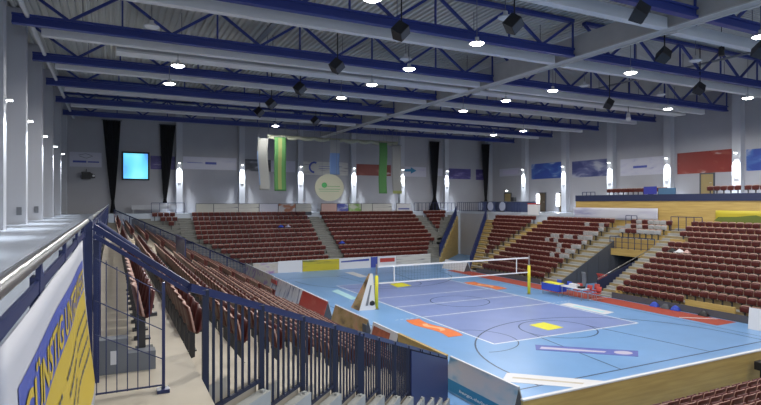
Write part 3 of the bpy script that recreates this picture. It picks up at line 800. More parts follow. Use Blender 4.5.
# A-board turned across the corner, and the easel at the frame's edge
o = empty('advertising_board', (27.75, 40.35, 0), 'white A-shaped board standing before the corner passage', 'advertising board', rz=.08)
for sx, nm in ((-1, 'stand_side_sheet'), (1, 'court_side_sheet')):
    s = MB(); s.hexa([(sx*.42, -1.55, .0), (sx*.42+.03, -1.55, .0), (sx*.42+.03, 1.55, .0), (sx*.42, 1.55, .0)], [(sx*.02, -1.55, .78), (sx*.02+.03, -1.55, .78), (sx*.02+.03, 1.55, .78), (sx*.02, 1.55, .78)]); s.build(nm, 'white', o)
s = MB(); s.hexa([(-.38, -1.53, .0), (.4, -1.53, .0), (.4, -1.5, .0), (-.38, -1.5, .0)], [(.0, -1.53, .74), (.03, -1.53, .74), (.03, -1.5, .74), (.0, -1.5, .74)]); s.build('end_frame', 'darkgrey', o)
o = empty('easel_board', (27.45, 14.75, 0), 'white easel board standing at the end of the red strip', 'sign board', rz=.1)
s = MB(); s.hexa([(-.16, -.5, 0), (-.13, -.5, 0), (-.13, .5, 0), (-.16, .5, 0)], [(-.02, -.5, 1.0), (.01, -.5, 1.0), (.01, .5, 1.0), (-.02, .5, 1.0)]); s.build('front_sheet', 'white', o)
s = MB(); s.hexa([(.14, -.5, 0), (.17, -.5, 0), (.17, .5, 0), (.14, .5, 0)], [(.01, -.5, 1.0), (.03, -.5, 1.0), (.03, .5, 1.0), (.01, .5, 1.0)]); s.build('rear_sheet', 'white', o)
# near wooden barrier with white top edge
o = empty('end_barrier', (9.3, 10.62, 0), 'long mustard wood barrier with white top edge across the end of the court', 'barrier')
s = MB(); s.box(0, 17.0, -.05, .03, 0, 1.02); s.build('boarding', 'wood', o)
s = MB(); s.box(0, 17.0, -.07, .05, 1.02, 1.06); s.build('top_edge', 'white', o)
o = empty('control_box', (19.15, 10.3, .18), 'small black box on a stand behind the mustard wood barrier', 'box')
s = MB(); s.box(-.16, .16, -.12, .12, .35, .62); s.build('case', 'black', o)
s = MB(); s.tube((0, 0, 0), (0, 0, .36), .03, 8); s.tube((0, 0, 0), (0, 0, .02), .14, 12); s.build('foot', 'black', o)

# ------------------------------------------------------------------ floor adverts
def sticker(pts, m, lab, z=.008, extra=None):
    b = MB(); cx = sum(p[0] for p in pts)/len(pts); cy = sum(p[1] for p in pts)/len(pts)
    loop = [(x-cx, y-cy) for x, y in pts]
    ar = sum(loop[i][0]*loop[(i+1) % len(loop)][1]-loop[(i+1) % len(loop)][0]*loop[i][1] for i in range(len(loop)))
    if ar < 0: loop.reverse()
    b.prism(loop, -.006, .0); o = b.build('floor_advert', m); o.location = (cx, cy, z)
    tag(o, lab, 'floor advert')
    if extra:
        for nm, mm, pp in extra:
            e = MB(); e.face([(x-cx, y-cy, .0015) for x, y in pp]); e.build(nm, mm, o)
    return o
def wavy(cx, cy, w, L, amp, n=16):
    l = [(cx-w/2+amp*math.sin(2*PI*i/n), cy-L/2+L*i/n) for i in range(n+1)]
    return l+[(cx+w/2+amp*math.sin(2*PI*i/n), cy-L/2+L*i/n) for i in range(n, -1, -1)]
sticker(wavy(13.9, 22.2, .8, 3.9, .16), 'orange', 'orange wavy floor advert on the gallery side of the court', extra=[('pale_stripe', 'orange_light', wavy(13.95, 22.2, .28, 1.6, .16))])
sticker(wavy(24.3, 31.7, .95, 3.8, .16), 'orange', 'orange wavy floor advert on the balcony side beyond the net', extra=[('pale_stripe', 'orange_light', wavy(24.35, 31.7, .3, 1.6, .16))])
M['yellow_banner'] = mat('yellow_banner', (.48, .39, .02), .5)
M['yellow_mat'] = mat('yellow_mat', (.72, .68, .03), .5)
sticker([(18.45, 19.25), (19.55, 19.35), (19.5, 20.65), (18.42, 20.5)], 'yellow_mat', 'yellow square floor advert in the court half on the camera side of the net')
sticker([(18.2, 33.75), (19.5, 34.0), (19.6, 35.6), (18.45, 35.45)], 'yellow_mat', 'yellow square floor advert in the court half beyond the net')
M['cyan'] = mat('cyan_print', (.42, .68, .74), .5)
sticker([(13.3, 30.7), (13.85, 31.05), (14.05, 34.85), (13.4, 34.3)], 'cyan', 'pale cyan floor advert near the referee stand')
sticker([(17.9, 39.6), (18.7, 39.6), (18.8, 43.0), (18.0, 43.0)], 'white', 'faint white floor advert before the yellow board at the far end')
sticker([(23.8, 20.6), (24.75, 20.8), (24.6, 23.95), (23.75, 23.85)], 'white', 'white floor advert beside the court near the scorer tables',
        extra=[('grey_print', 'cyan', [(24.05, 21.0), (24.4, 21.05), (24.35, 23.2), (24.0, 23.1)])])
def bil(c, u, v): 
    a = [c[0][i]+(c[1][i]-c[0][i])*u for i in (0, 1)]; b = [c[3][i]+(c[2][i]-c[3][i])*u for i in (0, 1)]
    return (a[0]+(b[0]-a[0])*v, a[1]+(b[1]-a[1])*v)
pc = [(16.09, 17.54), (19.17, 14.94), (18.45, 14.38), (15.55, 16.91)]
ell = [bil(pc, .86+.09*math.cos(t*PI/8), .5+.3*math.sin(t*PI/8)) for t in range(16)]
M['violet'] = mat('violet_print', (.10, .13, .42), .5); M['lilac'] = mat('lilac_print', (.50, .47, .60), .5)
sticker(pc, 'violet', 'violet floor advert strip with a pale oval before the end line',
        extra=[('pale_bar', 'lilac', [bil(pc, .06, .35), bil(pc, .70, .45), bil(pc, .68, .70), bil(pc, .04, .75)]), ('pale_oval', 'lilac', ell)])
wc = [(12.54, 15.1), (15.2, 12.65), (14.2, 12.3), (11.78, 14.45)]
sticker(wc, 'white', 'white floor advert strip with faint lettering by the wooden end barrier',
        extra=[('faint_print', 'tread_beige', [bil(wc, .08, .42), bil(wc, .75, .42), bil(wc, .75, .58), bil(wc, .08, .58)])])

# ------------------------------------------------------------------ volleyball net, posts, referee stand
def post(x, lab, pad_h=1.85):
    o = empty('net_post', (x, CYM, 0), lab, 'net post')
    p = MB(); p.tube((0, 0, 0), (0, 0, 2.55), .05, 12); p.tube((0, 0, 0), (0, 0, .03), .16, 12); p.build('pole', 'steel', o)
    p = MB(); p.lathe((0, 0, .05), [(.06, 0), (.10, .01), (.10, pad_h-.02), (.06, pad_h)], 12); p.build('padding', 'yellow_post', o)
    return o
post(13.42, 'yellow padded net post beside the white referee stand')
post(24.6, 'yellow padded net post beside the scorer tables')
o = empty('volleyball_net', (13.5, CYM, 0), 'volleyball net with white tapes stretched across the court', 'net')
n = MB(); n.bar((.06, 0, 2.40), (11.05, 0, 2.40), .02, .09); n.build('top_tape', 'tape', o)
n = MB(); n.bar((.06, 0, 1.45), (11.05, 0, 1.45), .02, .07); n.build('bottom_tape', 'tape', o)
n = MB()
x = 1.0
while x < 10.2: n.box(x-.0016, x+.0016, -.003, .003, 1.45, 2.40); x += .20
for k in range(1, 6): n.box(1.0, 10.1, -.004, .004, 1.45+k*.16-.0016, 1.45+k*.16+.0016)
n.build('mesh', 'net', o)
for xx in (1.05, 10.05):
    n = MB(); n.box(xx-.03, xx+.03, -.012, .012, 1.45, 2.40); n.build('side_tape', 'tape', o)
o = empty('referee_stand', (12.98, 27.75, 0), 'triangular referee stand with white printed cover beside the net post', 'referee stand')
s = MB(); s.hexa([(-.62, -.35, 0), (.36, -.42, 0), (.36, -.38, 0), (-.62, -.31, 0)], [(.18, -.05, 1.98), (.36, -.05, 1.98), (.36, -.01, 1.98), (.18, -.01, 1.98)]); s.build('front_cover', 'white', o)
s = MB(); s.hexa([(-.66, -.31, 0), (-.62, -.31, 0), (-.62, .75, 0), (-.66, .75, 0)], [(.16, -.04, 1.98), (.2, -.04, 1.98), (.2, .12, 1.98), (.16, .12, 1.98)])
s.build('side_cover', P_['brown'], o)
s = MB(); s.lathe((0, 0, 0), [(.0, 0), (.15, .05), (.17, .16), (.1, .26), (0, .3)], 10); s.v = [(p[0]+.16, p[1]*.12-.375, p[2]+.22) for p in s.v]; s.build('dark_emblem', 'black', o)
s = MB(); s.hexa([(-.25, -.36, .25), (-.10, -.37, .25), (-.10, -.36, .25), (-.25, -.35, .25)], [(.14, -.17, 1.35), (.22, -.17, 1.35), (.22, -.16, 1.35), (.14, -.16, 1.35)]); s.build('grey_print', 'midgrey', o)
s = MB(); s.box(.0, .36, -.04, .30, 1.2, 1.25); s.tube((.3, .25, 0), (.3, .1, 1.98), .025); s.tube((-.5, .6, 0), (.2, .1, 1.95), .025); s.build('ladder_frame', 'steel', o)

# ------------------------------------------------------------------ scorer tables, chairs
def table(x, y, L, w, lab, cloth):
    o = empty('scorer_table', (x, y, 0), lab, 'table', rz=0)
    t_ = MB(); t_.box(-w/2, w/2, -L/2, L/2, .70, .74); t_.build('tabletop', 'white', o)
    for sx in (-1, 1):
        for sy in (-1, 1):
            l = MB(); l.tube((sx*(w/2-.06), sy*(L/2-.06), 0), (sx*(w/2-.06), sy*(L/2-.06), .70), .022, 8); l.build('leg', 'steel', o)
    if cloth:
        c = MB(); c.box(-w/2-.015, -w/2-.005, -L/2, L/2, .28, .745); c.box(-w/2-.015, w/2, -L/2-.015, -L/2-.005, .28, .745); c.build('cloth_skirt', cloth, o)
    return o
table(26.0, 26.6, 1.5, .7, 'scorer table with a blue cloth next to the padded net post', 'blue_cloth')
table(26.0, 24.8, 1.7, .7, 'second scorer table with a pale top beside the blue one', None)
def chair(x, y, rz, m, lab):
    o = empty('plastic_chair', (x, y, 0), lab, 'chair', 'chairs at the scorer tables', rz)
    s = MB(); s.box(-.2, .2, -.2, .2, .42, .46); s.build('seat', m, o)
    s = MB(); s.grid(lambda u, v: (-.19-.07*v+.03*(2*u-1)**2, (u-.5)*.4, .5+.34*v), 6, 3, 0, True, (-.025, 0, 0)); s.build('backrest', m, o)
    for sx in (-1, 1):
        for sy in (-1, 1):
            l = MB(); l.tube((sx*.2, sy*.18, 0), (sx*.16, sy*.16, .43), .014, 6); l.build('leg', 'steel', o)
    return o
for i, (x, y, a, m, c) in enumerate(((26.75, 27.1, PI, 'blue_cloth', 'blue'), (26.75, 26.2, PI, 'blue_cloth', 'blue'), (26.75, 25.3, PI, 'red_cloth', 'red'), (26.75, 24.5, PI, 'red_cloth', 'red'), (26.7, 23.75, PI, 'red_cloth', 'red'), (27.5, 24.6, PI, 'red_cloth', 'red'))):
    chair(x, y, a, m, '%s plastic chair behind the scorer tables, %s in line from the padded net post' % (c, nth(i+1)))
b = MB(); b.box(25.7, 26.2, 25.95, 27.2, .742, .80); tag(b.build('equipment_case', 'yellow_mat'), 'flat yellow case lying on the blue scorer table', 'case')
b = MB(); b.box(25.8, 26.1, 24.5, 25.1, .742, .95); tag(b.build('scoreboard_unit', 'white'), 'white scoring unit on the second scorer table', 'device')
b = MB(); b.box(25.8, 26.15, 24.1, 24.4, .742, .86); tag(b.build('control_unit', 'black'), 'black control unit on the second scorer table', 'device')

# ------------------------------------------------------------------ wall banners, screen, curtains
def wall_print(wall, a0, a1, z0, z1, art, lab, cat='banner', name='wall_banner', extra=()):
    """flat banner on the far wall (a = X) or the right wall (a = Y)"""
    def q(mb, b0, b1, c0, c1, lift):
        if wall == 'far': mb.box(b0, b1, YF-.03-lift, YF-.005-lift, c0, c1)
        else: mb.box(XR-.03-lift, XR-.005-lift, b0, b1, c0, c1)
        return mb
    cx, cz = (a0+a1)/2, (z0+z1)/2
    org_ = (cx, YF, cz) if wall == 'far' else (XR, cx, cz)
    o = empty(name, org_, lab, cat)
    def loc(mb): mb.v = [tuple(Vector(p)-Vector(org_)) for p in mb.v]; return mb
    sh = loc(q(MB(), a0, a1, z0, z1, 0)).build('sheet', art, o)
    for nm, m, b0, b1, c0, c1 in extra: loc(q(MB(), b0, b1, c0, c1, .03)).build(nm, m, sh)
    return o
P_['lilacwhite'] = print_mat('print_lilac', [(.5, (.47, .47, .55)), (.66, (.42, .42, .53)), (.74, (.20, .20, .42))], (.45, 1, 3), seed=11)
P_['darkphoto'] = print_mat('print_dark', [(.42, (.05, .055, .07)), (.55, (.10, .11, .13)), (.66, (.40, .40, .44))], (.6, 1, 2), seed=4)
P_['bluewhite'] = print_mat('print_bluewhite', [(.45, (.025, .06, .28)), (.58, (.05, .12, .36)), (.68, (.36, .40, .50))], (1, .45, 1.2), seed=2, dist=.8)
P_['darkblue'] = print_mat('print_darkblue', [(.40, (.035, .045, .15)), (.55, (.10, .11, .23)), (.68, (.34, .35, .42))], (1, .5, 1.3), seed=7, dist=.6)
P_['redwall'] = print_mat('print_redwall', [(.54, (.20, .022, .016)), (.63, (.24, .055, .04)), (.70, (.42, .33, .32))], (.5, .5, 1.6), seed=13)
P_['purplewall'] = print_mat('print_purple', [(.45, (.05, .04, .17)), (.6, (.10, .08, .26)), (.7, (.3, .28, .42))], (.7, .7, 2), seed=5)
def ring(cx, cy, r, w, a0, a1, y, n=20):
    mb = MB()
    for i in range(n):
        p, q = a0+(a1-a0)*i/n, a0+(a1-a0)*(i+1)/n
        mb.face([(cx+s*math.cos(t), y, cy+s*math.sin(t)) for s, t in ((r, p), (r+w, p), (r+w, q), (r, q))])
    return mb
o = wall_print('far', -3.3, -.8, 9.2, 10.5, P_['lilacwhite'], 'pale banner with a thin diamond mark beside the black projector in the gallery corner')
s = MB()
for (a, b_) in (((-.55, .38), (.0, .52)), ((.0, .52), (.5, .36)), ((-.5, .30), (.05, .12)), ((.05, .12), (.55, .32))): s.bar((a[0], -.04, a[1]), (b_[0], -.04, b_[1]), .01, .04)
s.build('diamond_mark', 'midgrey', o)
s = MB(); s.box(-1.0, .05, -.045, -.035, -.28, -.10); s.box(.15, 1.05, -.045, -.035, -.26, -.14); s.build('blue_print', 'blue_print', o)
wall_print('far', 3.25, 5.4, 9.15, 10.4, P_['purplewall'], 'dark violet banner half hidden between the screen and a black curtain')
o = wall_print('far', 6.1, 11.15, 9.25, 10.45, P_['lilacwhite'], 'pale banner with blue marks on the far wall beyond the second black curtain',
           extra=[('blue_blot', 'blue_print', 8.15, 9.2, 9.75, 9.98), ('fine_line', 'violet', 6.5, 7.9, 9.85, 9.90)])
wall_print('far', 11.95, 14.6, 9.2, 10.4, P_['darkphoto'], 'dark photo banner behind the hanging white strip')
wall_print('far', 14.65, 17.2, 9.2, 10.35, P_['lilacwhite'], 'pale banner behind the hanging yellow and green strip')
o = wall_print('far', 18.0, 23.2, 9.0, 10.4, P_['pale'], 'white banner with a blue swirl above the round hanging sign')
rg = ring(.0, .0, .42, .2, PI*.35, PI*1.5, -.04); rg.v = [(p[0]-1.3, p[1], p[2]+.08) for p in rg.v]; rg.build('blue_swirl', 'blue_print', o)
s = MB(); s.box(-.8, 1.9, -.042, -.036, .20, .24); s.box(-.8, 1.5, -.042, -.036, -.05, -.01); s.build('fine_line', 'blue_print', o)
wall_print('far', 24.15, 28.5, 9.05, 10.3, P_['redwall'], 'red banner on the far wall behind the hanging green strip')
o = wall_print('far', 28.6, 33.2, 9.05, 10.2, P_['lilacwhite'], 'pale banner with a blue arrow on the far wall')
s = MB(); s.bar((-1.3, -.04, -.35), (-.6, -.04, .12), .01, .26); s.bar((-.6, -.04, .12), (.3, -.04, .16), .01, .28)
s.hexa([(.2, -.045, -.25), (.95, -.045, .12), (.95, -.035, .12), (.2, -.035, -.25)], [(.2, -.045, .52), (.95, -.045, .14), (.95, -.035, .14), (.2, -.035, .52)]); s.build('blue_arrow', 'teal', o)
wall_print('far', 34.6, 35.5, 9.2, 10.1, P_['lilacwhite'], 'narrow pale banner beside the third black curtain')
wall_print('far', 36.4, 39.6, 8.9, 10.15, P_['purplewall'], 'dark violet banner between the third curtain and the hall corner')
wall_print('far', 40.4, 41.75, 8.85, 10.15, P_['purplewall'], 'small dark violet banner behind the corner curtain')
wall_print('right', 48.6, 52.5, 9.2, 10.1, P_['lilacwhite'], 'pale banner nearest the hall corner on the balcony-side wall',
           extra=[('lilac_print', 'lilac', 49.2, 51.8, 9.4, 9.9)])
wall_print('right', 42.3, 46.9, 8.65, 10.35, P_['bluewhite'], 'bright blue banner with white streak above the lit doorways')
wall_print('right', 36.4, 40.9, 8.6, 10.25, P_['darkblue'], 'dark blue photo banner above the end of the balcony')
wall_print('right', 30.6, 35.0, 8.5, 10.05, P_['lilacwhite'], 'white banner with small blue print above the balcony seats',
           extra=[('blue_print', 'blue_print', 32.2, 33.6, 9.15, 9.35)])
wall_print('right', 24.85, 29.35, 8.4, 10.15, P_['redwall'], 'large red banner above the balcony door')
wall_print('right', 19.5, 23.85, 8.4, 10.0, P_['bluewhite'], 'bright blue banner at the camera end of the balcony wall')

# projection screen
M['screen'] = print_mat('screen_picture', [(.36, (.22, .75, .75)), (.48, (.14, .62, .95)), (.62, (.10, .36, .85))], (.55, 1, .35), seed=1.3, detail=1, emit=1.15)
o = empty('projection_screen', (1.98, YF-.2, 9.38), 'lit cyan and blue projection screen with dark frame between two black curtains', 'screen')
s = MB(); s.box(-1.02, 1.02, -.05, -.03, -1.15, 1.15); s.build('picture', 'screen', o)
s = MB()
for b_ in ((-1.16, -1.02, -1.3, 1.3), (1.02, 1.16, -1.3, 1.3)): s.box(b_[0], b_[1], -.07, 0, b_[2], b_[3])
s.box(-1.02, 1.02, -.07, 0, 1.15, 1.3); s.box(-1.02, 1.02, -.07, 0, -1.3, -1.15); s.box(-1.1, 1.1, -.03, .15, -1.2, 1.2); s.build('frame', 'black', o)
# projector unit on the wall
o = empty('projector', (-1.8, YF-.03, 8.4), 'black projector with lit lens on a bracket in the gallery corner', 'projector')
s = MB(); s.box(-.55, .15, -.75, -.25, -.30, .32); s.hexa([(.15, -.70, -.24), (.5, -.62, -.2), (.5, -.35, -.2), (.15, -.3, -.24)], [(.15, -.70, .26), (.5, -.62, .1), (.5, -.35, .1), (.15, -.3, .26)]); s.build('body', 'black', o)
s = MB(); s.tube((.38, -.72, .0), (.38, -.62, .0), .10, 12); s.build('lens', 'shade', o)
s = MB(); s.bar((-.2, -.3, 0), (-.2, 0, 0), .1, .1); s.tube((-.2, -.4, .3), (-.2, -.05, .6), .03, 8); s.build('bracket', 'darkgrey', o)

def curtain(x, y, zt, w_top, zp, w_pinch, zb, w_bot, lab, lean=0.0):
    """long gathered curtain, pleated, narrowing to a tied point"""
    o = empty('black_curtain', (x, y, GZ), lab, 'curtain')
    def width(z):
        if z > zp:
            t_ = (z-zp)/(zt-zp); return w_pinch+(w_top-w_pinch)*(t_**.8)
        t_ = (zp-z)/max(.01, zp-zb); return w_pinch+(w_bot-w_pinch)*t_
    m = MB(); nu, nv = 48, 24
    def fn(u, v):
        z = zb+(zt-zb)*v; wd = width(z)
        return ((u-.5)*wd+lean*(1-v), -.10+.09*math.cos(u*PI*14)*(.4+.6*wd/w_top), z-GZ)
    m.grid(fn, nu, nv, 0, True, (0, .02, 0)); m.build('cloth', 'black_cloth', o)
    t_ = MB(); xz = lean*(1-(zp-zb)/(zt-zb)); t_.lathe((xz, -.1, zp-GZ-.06), [(w_pinch/2+.01, 0), (w_pinch/2+.04, .06), (w_pinch/2+.01, .12)], 14); t_.build('tie', 'black_cloth', o)
    r_ = MB(); r_.tube((-w_top/2-.1, -.1, zt-GZ+.02), (w_top/2+.1, -.1, zt-GZ+.02), .04, 8); r_.build('curtain_rail', 'darkgrey', o)
curtain(.02, YF-.28, 13.4, 1.45, 6.1, .22, GZ+.05, .5, 'black tied curtain between the pale corner banner and the screen', .10)
curtain(4.72, YF-.28, 13.3, 1.35, 6.35, .26, 6.0, .40, 'black tied curtain on the far side of the screen', -.25)
curtain(34.1, YF-.40, 13.2, 1.35, 6.6, .30, GZ+.05, 1.6, 'black curtain tied low and flaring out, beside the violet banner')
curtain(41.3, YF-.75, 13.2, 1.15, 6.5, .24, GZ+.05, 1.3, 'black curtain tied low in the hall corner')

# ------------------------------------------------------------------ hanging strips and round sign above the far stand
M['strip_white'] = cloth_mat('strip_white', (.40, .40, .38)); M['strip_green'] = cloth_mat('strip_green', (.13, .32, .11)); M['strip_yellow'] = cloth_mat('strip_yellow', (.36, .40, .15))
M['strip_blue'] = cloth_mat('strip_blue', (.22, .34, .58)); M['cream'] = cloth_mat('cream', (.62, .60, .46), .4); M['drape'] = cloth_mat('drape', (.40, .41, .31), .3)
HY = 46.0
def strip(x0, x1, z0, z1, base, lab, extra=(), wave=.05, ghost=False):
    o = empty('hanging_strip', ((x0+x1)/2, HY, z0), lab, 'hanging banner'); w2 = (x1-x0)/2
    def fn(a0, a1, b0, b1, off):
        def g(u, v):
            vv = b0+(b1-b0)*v; x_ = a0+(a1-a0)*u
            return (x_*w2+wave*math.sin(vv*5+1), .12*math.sin(vv*6)+off, (z1-z0)*vv)
        return g
    m = MB(); m.grid(fn(-1, 1, 0, 1, 0), 6, 24, 0, True, (0, .01, 0)); m.build('cloth', base, o)
    for nm, mm, a0, a1, b0, b1 in extra:
        m = MB(); m.grid(fn(a0, a1, b0, b1, -.006), 4, 20, 0, True); m.build(nm, mm, o)
    t_ = MB(); t_.tube((-w2-.05, 0, z1-z0), (w2+.05, 0, z1-z0), .03, 8)
    for sx in (-1, 1): t_.tube((sx*w2*.9, 0, z1-z0), (sx*w2*.9, 0, 12.95-z0), .01, 5)
    t_.build('hanger', 'midgrey', o)
strip(11.25, 12.15, 7.1, 11.55, 'strip_white', 'white hanging cloth strip in front of the dark photo banner', [('blue_edge', 'strip_blue', -1, -.82, .1, .75)], .12)
strip(12.65, 13.7, 7.05, 11.75, 'strip_green', 'green hanging cloth strip with a yellow middle', [('yellow_middle', 'strip_yellow', -.35, .25, .03, .98)], .02)
strip(17.8, 18.75, 8.6, 11.75, 'strip_blue', 'blue hanging cloth strip with white top above the round sign', [('white_top', 'strip_white', -1, 1, .62, 1)], .02)
strip(22.8, 23.65, 6.9, 11.75, 'strip_green', 'plain green hanging cloth strip before the red wall banner', wave=.02)
strip(24.2, 25.2, 6.9, 11.6, 'strip_white', 'pale white hanging cloth strip beside the plain green one', [('olive_base', 'strip_yellow', -1, 1, 0, .06)], .10)
o = empty('drape', (18.5, HY+.25, 11.85), 'long pale gathered drape hung along the roof above the strips', 'drape')
m = MB(); m.grid(lambda u, v: (-6.4+12.8*u, .12*math.cos(2*PI*v), -.02-.16*abs(math.sin(u*PI*9))*(1 if v > .25 and v < .75 else .3)+.16*math.sin(2*PI*v)), 90, 10, 0, True); m.build('cloth', 'drape', o)
m = MB()
for k in range(10): m.tube((-6.3+1.4*k, 0, .1), (-6.3+1.4*k, 0, 1.1), .012, 5)
m.build('hanger', 'midgrey', o)
o = empty('round_sign', (17.6, HY-.4, 7.38), 'round cream hanging sign with a small green emblem', 'sign')
m = MB(); n = 40
rim = [(1.38*math.cos(2*PI*i/n), 1.22*math.sin(2*PI*i/n)) for i in range(n)]
m.raw([(x, -.04, z) for x, z in rim]+[(x, .04, z) for x, z in rim], [tuple(range(n))]+[tuple(reversed(range(n, 2*n)))]+[((i+1) % n, i, i+n, (i+1) % n+n) for i in range(n)]); m.build('disc', 'cream', o)
m = MB(); m.raw([(-.50+.26*math.cos(2*PI*i/20), -.05, .22+.24*math.sin(2*PI*i/20)) for i in range(20)], [tuple(range(20))]); m.build('green_emblem', 'green', o)
m = MB(); m.box(-1.05, 1.05, -.052, -.046, -.16, -.12); m.box(-.25, 1.0, -.052, -.046, .10, .14); m.box(-.95, .9, -.052, -.046, -.34, -.31); m.build('fine_print', 'green', o)
m = MB()
for sx in (-.7, .7): m.tube((sx, 0, 1.0), (sx, 0, 5.55), .012, 5)
m.build('hanger', 'midgrey', o)

# ------------------------------------------------------------------ boards along the far gallery edge
def gal_board(x0, x1, art, lab, h=.86):
    o = empty('gallery_board', ((x0+x1)/2, 52.36, GZ), lab, 'advertising board'); L = (x1-x0)/2
    s = MB(); s.box(-L+.02, L-.02, -.03, .0, .05, h); s.build('printed_sheet', art, o)
    s = MB(); s.box(-L, L, 0, .05, h, h+.04); s.box(-L, L, 0, .05, -.3, .06)
    for sx in (-1, 1): s.box(sx*(L-.03)-.03, sx*(L-.03)+.03, 0, .06, -.3, h)
    s.build('frame', 'darkgrey', o)
    return o
M['cream_white'] = mat('cream_white', (.52, .52, .47), .6)
gx0 = 7.0
for i, (wd, art, lab) in enumerate(((1.6, 'cream_white', 'blank cream gallery board beside the dark steps on the far gallery'), (2.3, P_['pale'], 'grey printed gallery board second from the dark steps'),
                                    (2.0, P_['pale'], 'grey printed gallery board third from the dark steps'), (1.9, P_['lilacwhite'], 'pale gallery board fourth from the dark steps'),
                                    (1.8, P_['mixed'], 'gallery board with faint reddish print, fifth from the dark steps'), (1.7, P_['pale'], 'gallery board with dark underline next to the grey aisle stairs'))):
    gal_board(gx0, gx0+wd-.03, art, lab); gx0 += wd
M['pink'] = mat('pink_print', (.55, .36, .32), .6)
P_['greenleaf'] = print_mat('print_green', [(.45, (.50, .52, .42)), (.55, (.20, .40, .08)), (.68, (.12, .30, .05))], (.8, 1, 1.6), seed=3)
P_['bluesea'] = print_mat('print_sea', [(.40, (.04, .05, .26)), (.56, (.08, .10, .38)), (.68, (.40, .42, .55))], (.9, 1, 2.5), seed=6)
gx0 = 19.3
for wd, art, lab in ((1.75, 'pink', 'pale pink gallery board beyond the grey aisle stairs'), (1.3, P_['bluesea'], 'dark blue gallery board beside the pale pink one'),
                     (1.5, P_['greenleaf'], 'gallery board with green print under the round sign'), (1.3, 'cream_white', 'plain cream gallery board beside the green printed one'),
                     (2.4, P_['pale'], 'long cream gallery board with faint print below the red wall banner')):
    gal_board(gx0, gx0+wd-.03, art, lab); gx0 += wd
ob = gal_board(28.1, 29.9, 'white', 'white gallery board with a blue underline by the gathered curtain')
s = MB(); s.box(-.7, .7, -.036, -.031, .22, .36); s.build('blue_underline', 'blue_print', ob)

# banners and boxes at the back of the balcony-side stand
o = empty('balcony_banner', (36.9, 29.0, 4.62), 'long white banner with violet streaks hanging on the wooden balcony front', 'banner')
m = MB(); m.grid(lambda u, v: (-.03+.02*math.sin(u*40)*(1-v), -1.95+8.3*u, .98*v), 40, 4, 0, True, (.02, 0, 0))
P_['violetstreak'] = print_mat('print_violet_streak', [(.42, (.55, .55, .60)), (.56, (.48, .48, .57)), (.70, (.26, .26, .42))], (1, .22, 1.6), seed=3.1, dist=.5)
m.build('sheet', P_['violetstreak'], o)
o = empty('balcony_banner', (36.9, 17.6, 4.5), 'yellow banner with dark green smudge hanging on the wooden balcony front', 'banner')
m = MB(); m.grid(lambda u, v: (-.03+.02*math.sin(u*40)*(1-v), -5.5+10.6*u, 1.0*v), 40, 4, 0, True, (.02, 0, 0)); m.build('sheet', 'yellow_banner', o)
m = MB()
pts = [(x_+1.3, z_) for x_, z_ in [(1.5, .22), (-.2, .12), (-2.0, .18), (-3.4, .30), (-3.4, .48), (-1.6, .52), (-.4, .58), (.6, .66), (1.2, .85), (1.8, .78), (2.4, .70), (3.6, .66), (3.9, .35), (3.0, .2)]]
m.face([(-.06, y, z) for y, z in reversed([(a, b*.85) for a, b in pts])]); m.build('green_smudge', mat('olive_print', (.12, .15, .02), .6), o)
o = empty('poster_box', (36.7, 40.0, GZ), 'white poster box with red top edge on the corner gallery rail', 'box')
m = MB(); m.box(-.1, .1, -.55, .95, -.25, .80); m.build('case', 'white', o)
m = MB(); m.box(-.12, .12, -.55, .95, .80, .92); m.build('red_edge', 'red_cloth', o)

# cocktail tables on the corner gallery
M['tablecloth_blue'] = mat('tablecloth_blue', (.06, .08, .17), .7)
def cocktail(x, y, lab):
    o = empty('cocktail_table', (x, y, GZ), lab, 'table')
    m = MB(); m.lathe((0, 0, 0), [(.30, 0), (.26, .4), (.25, .7), (.40, 1.06), (.42, 1.08)], 20); m.build('cloth_cover', 'tablecloth_blue', o)
    m = MB(); m.lathe((0, 0, 1.08), [(.45, 0), (.45, .03), (0, .035)], 20); m.build('tabletop', 'midgrey', o)
    return o
for i, (x, y) in enumerate(((37.6, 49.2), (37.6, 47.6), (37.5, 45.8))): cocktail(x, y, 'dark blue draped cocktail table on the corner gallery, %s from the hall corner' % nth(i+1))
M['pale_disc'] = mat('pale_disc', (.40, .44, .58), .5)
for i, y in enumerate((49.0, 47.2, 45.2)):
    o = empty('disc_sign', (36.9, y, GZ+.1), 'pale blue round sign behind the corner gallery rail, %s from the curtain' % nth(i+1), 'sign')
    m = MB(); m.tube((0, 0, .48), (.05, 0, .48), .48, 24); m.build('disc', 'pale_disc', o)
    m = MB(); m.box(-.05, .1, -.3, .3, -.1, .03); m.build('foot', 'darkgrey', o)
o = empty('bar_counter', (38.9, 46.3, GZ), 'long dark bar counter with grey top on the corner gallery', 'counter')
m = MB(); m.box(-.35, .35, -3.6, 3.4, 0, 1.05); m.build('front', 'tablecloth_blue', o)
m = MB(); m.box(-.45, .45, -3.7, 3.5, 1.05, 1.1); m.build('counter_top', 'midgrey', o)

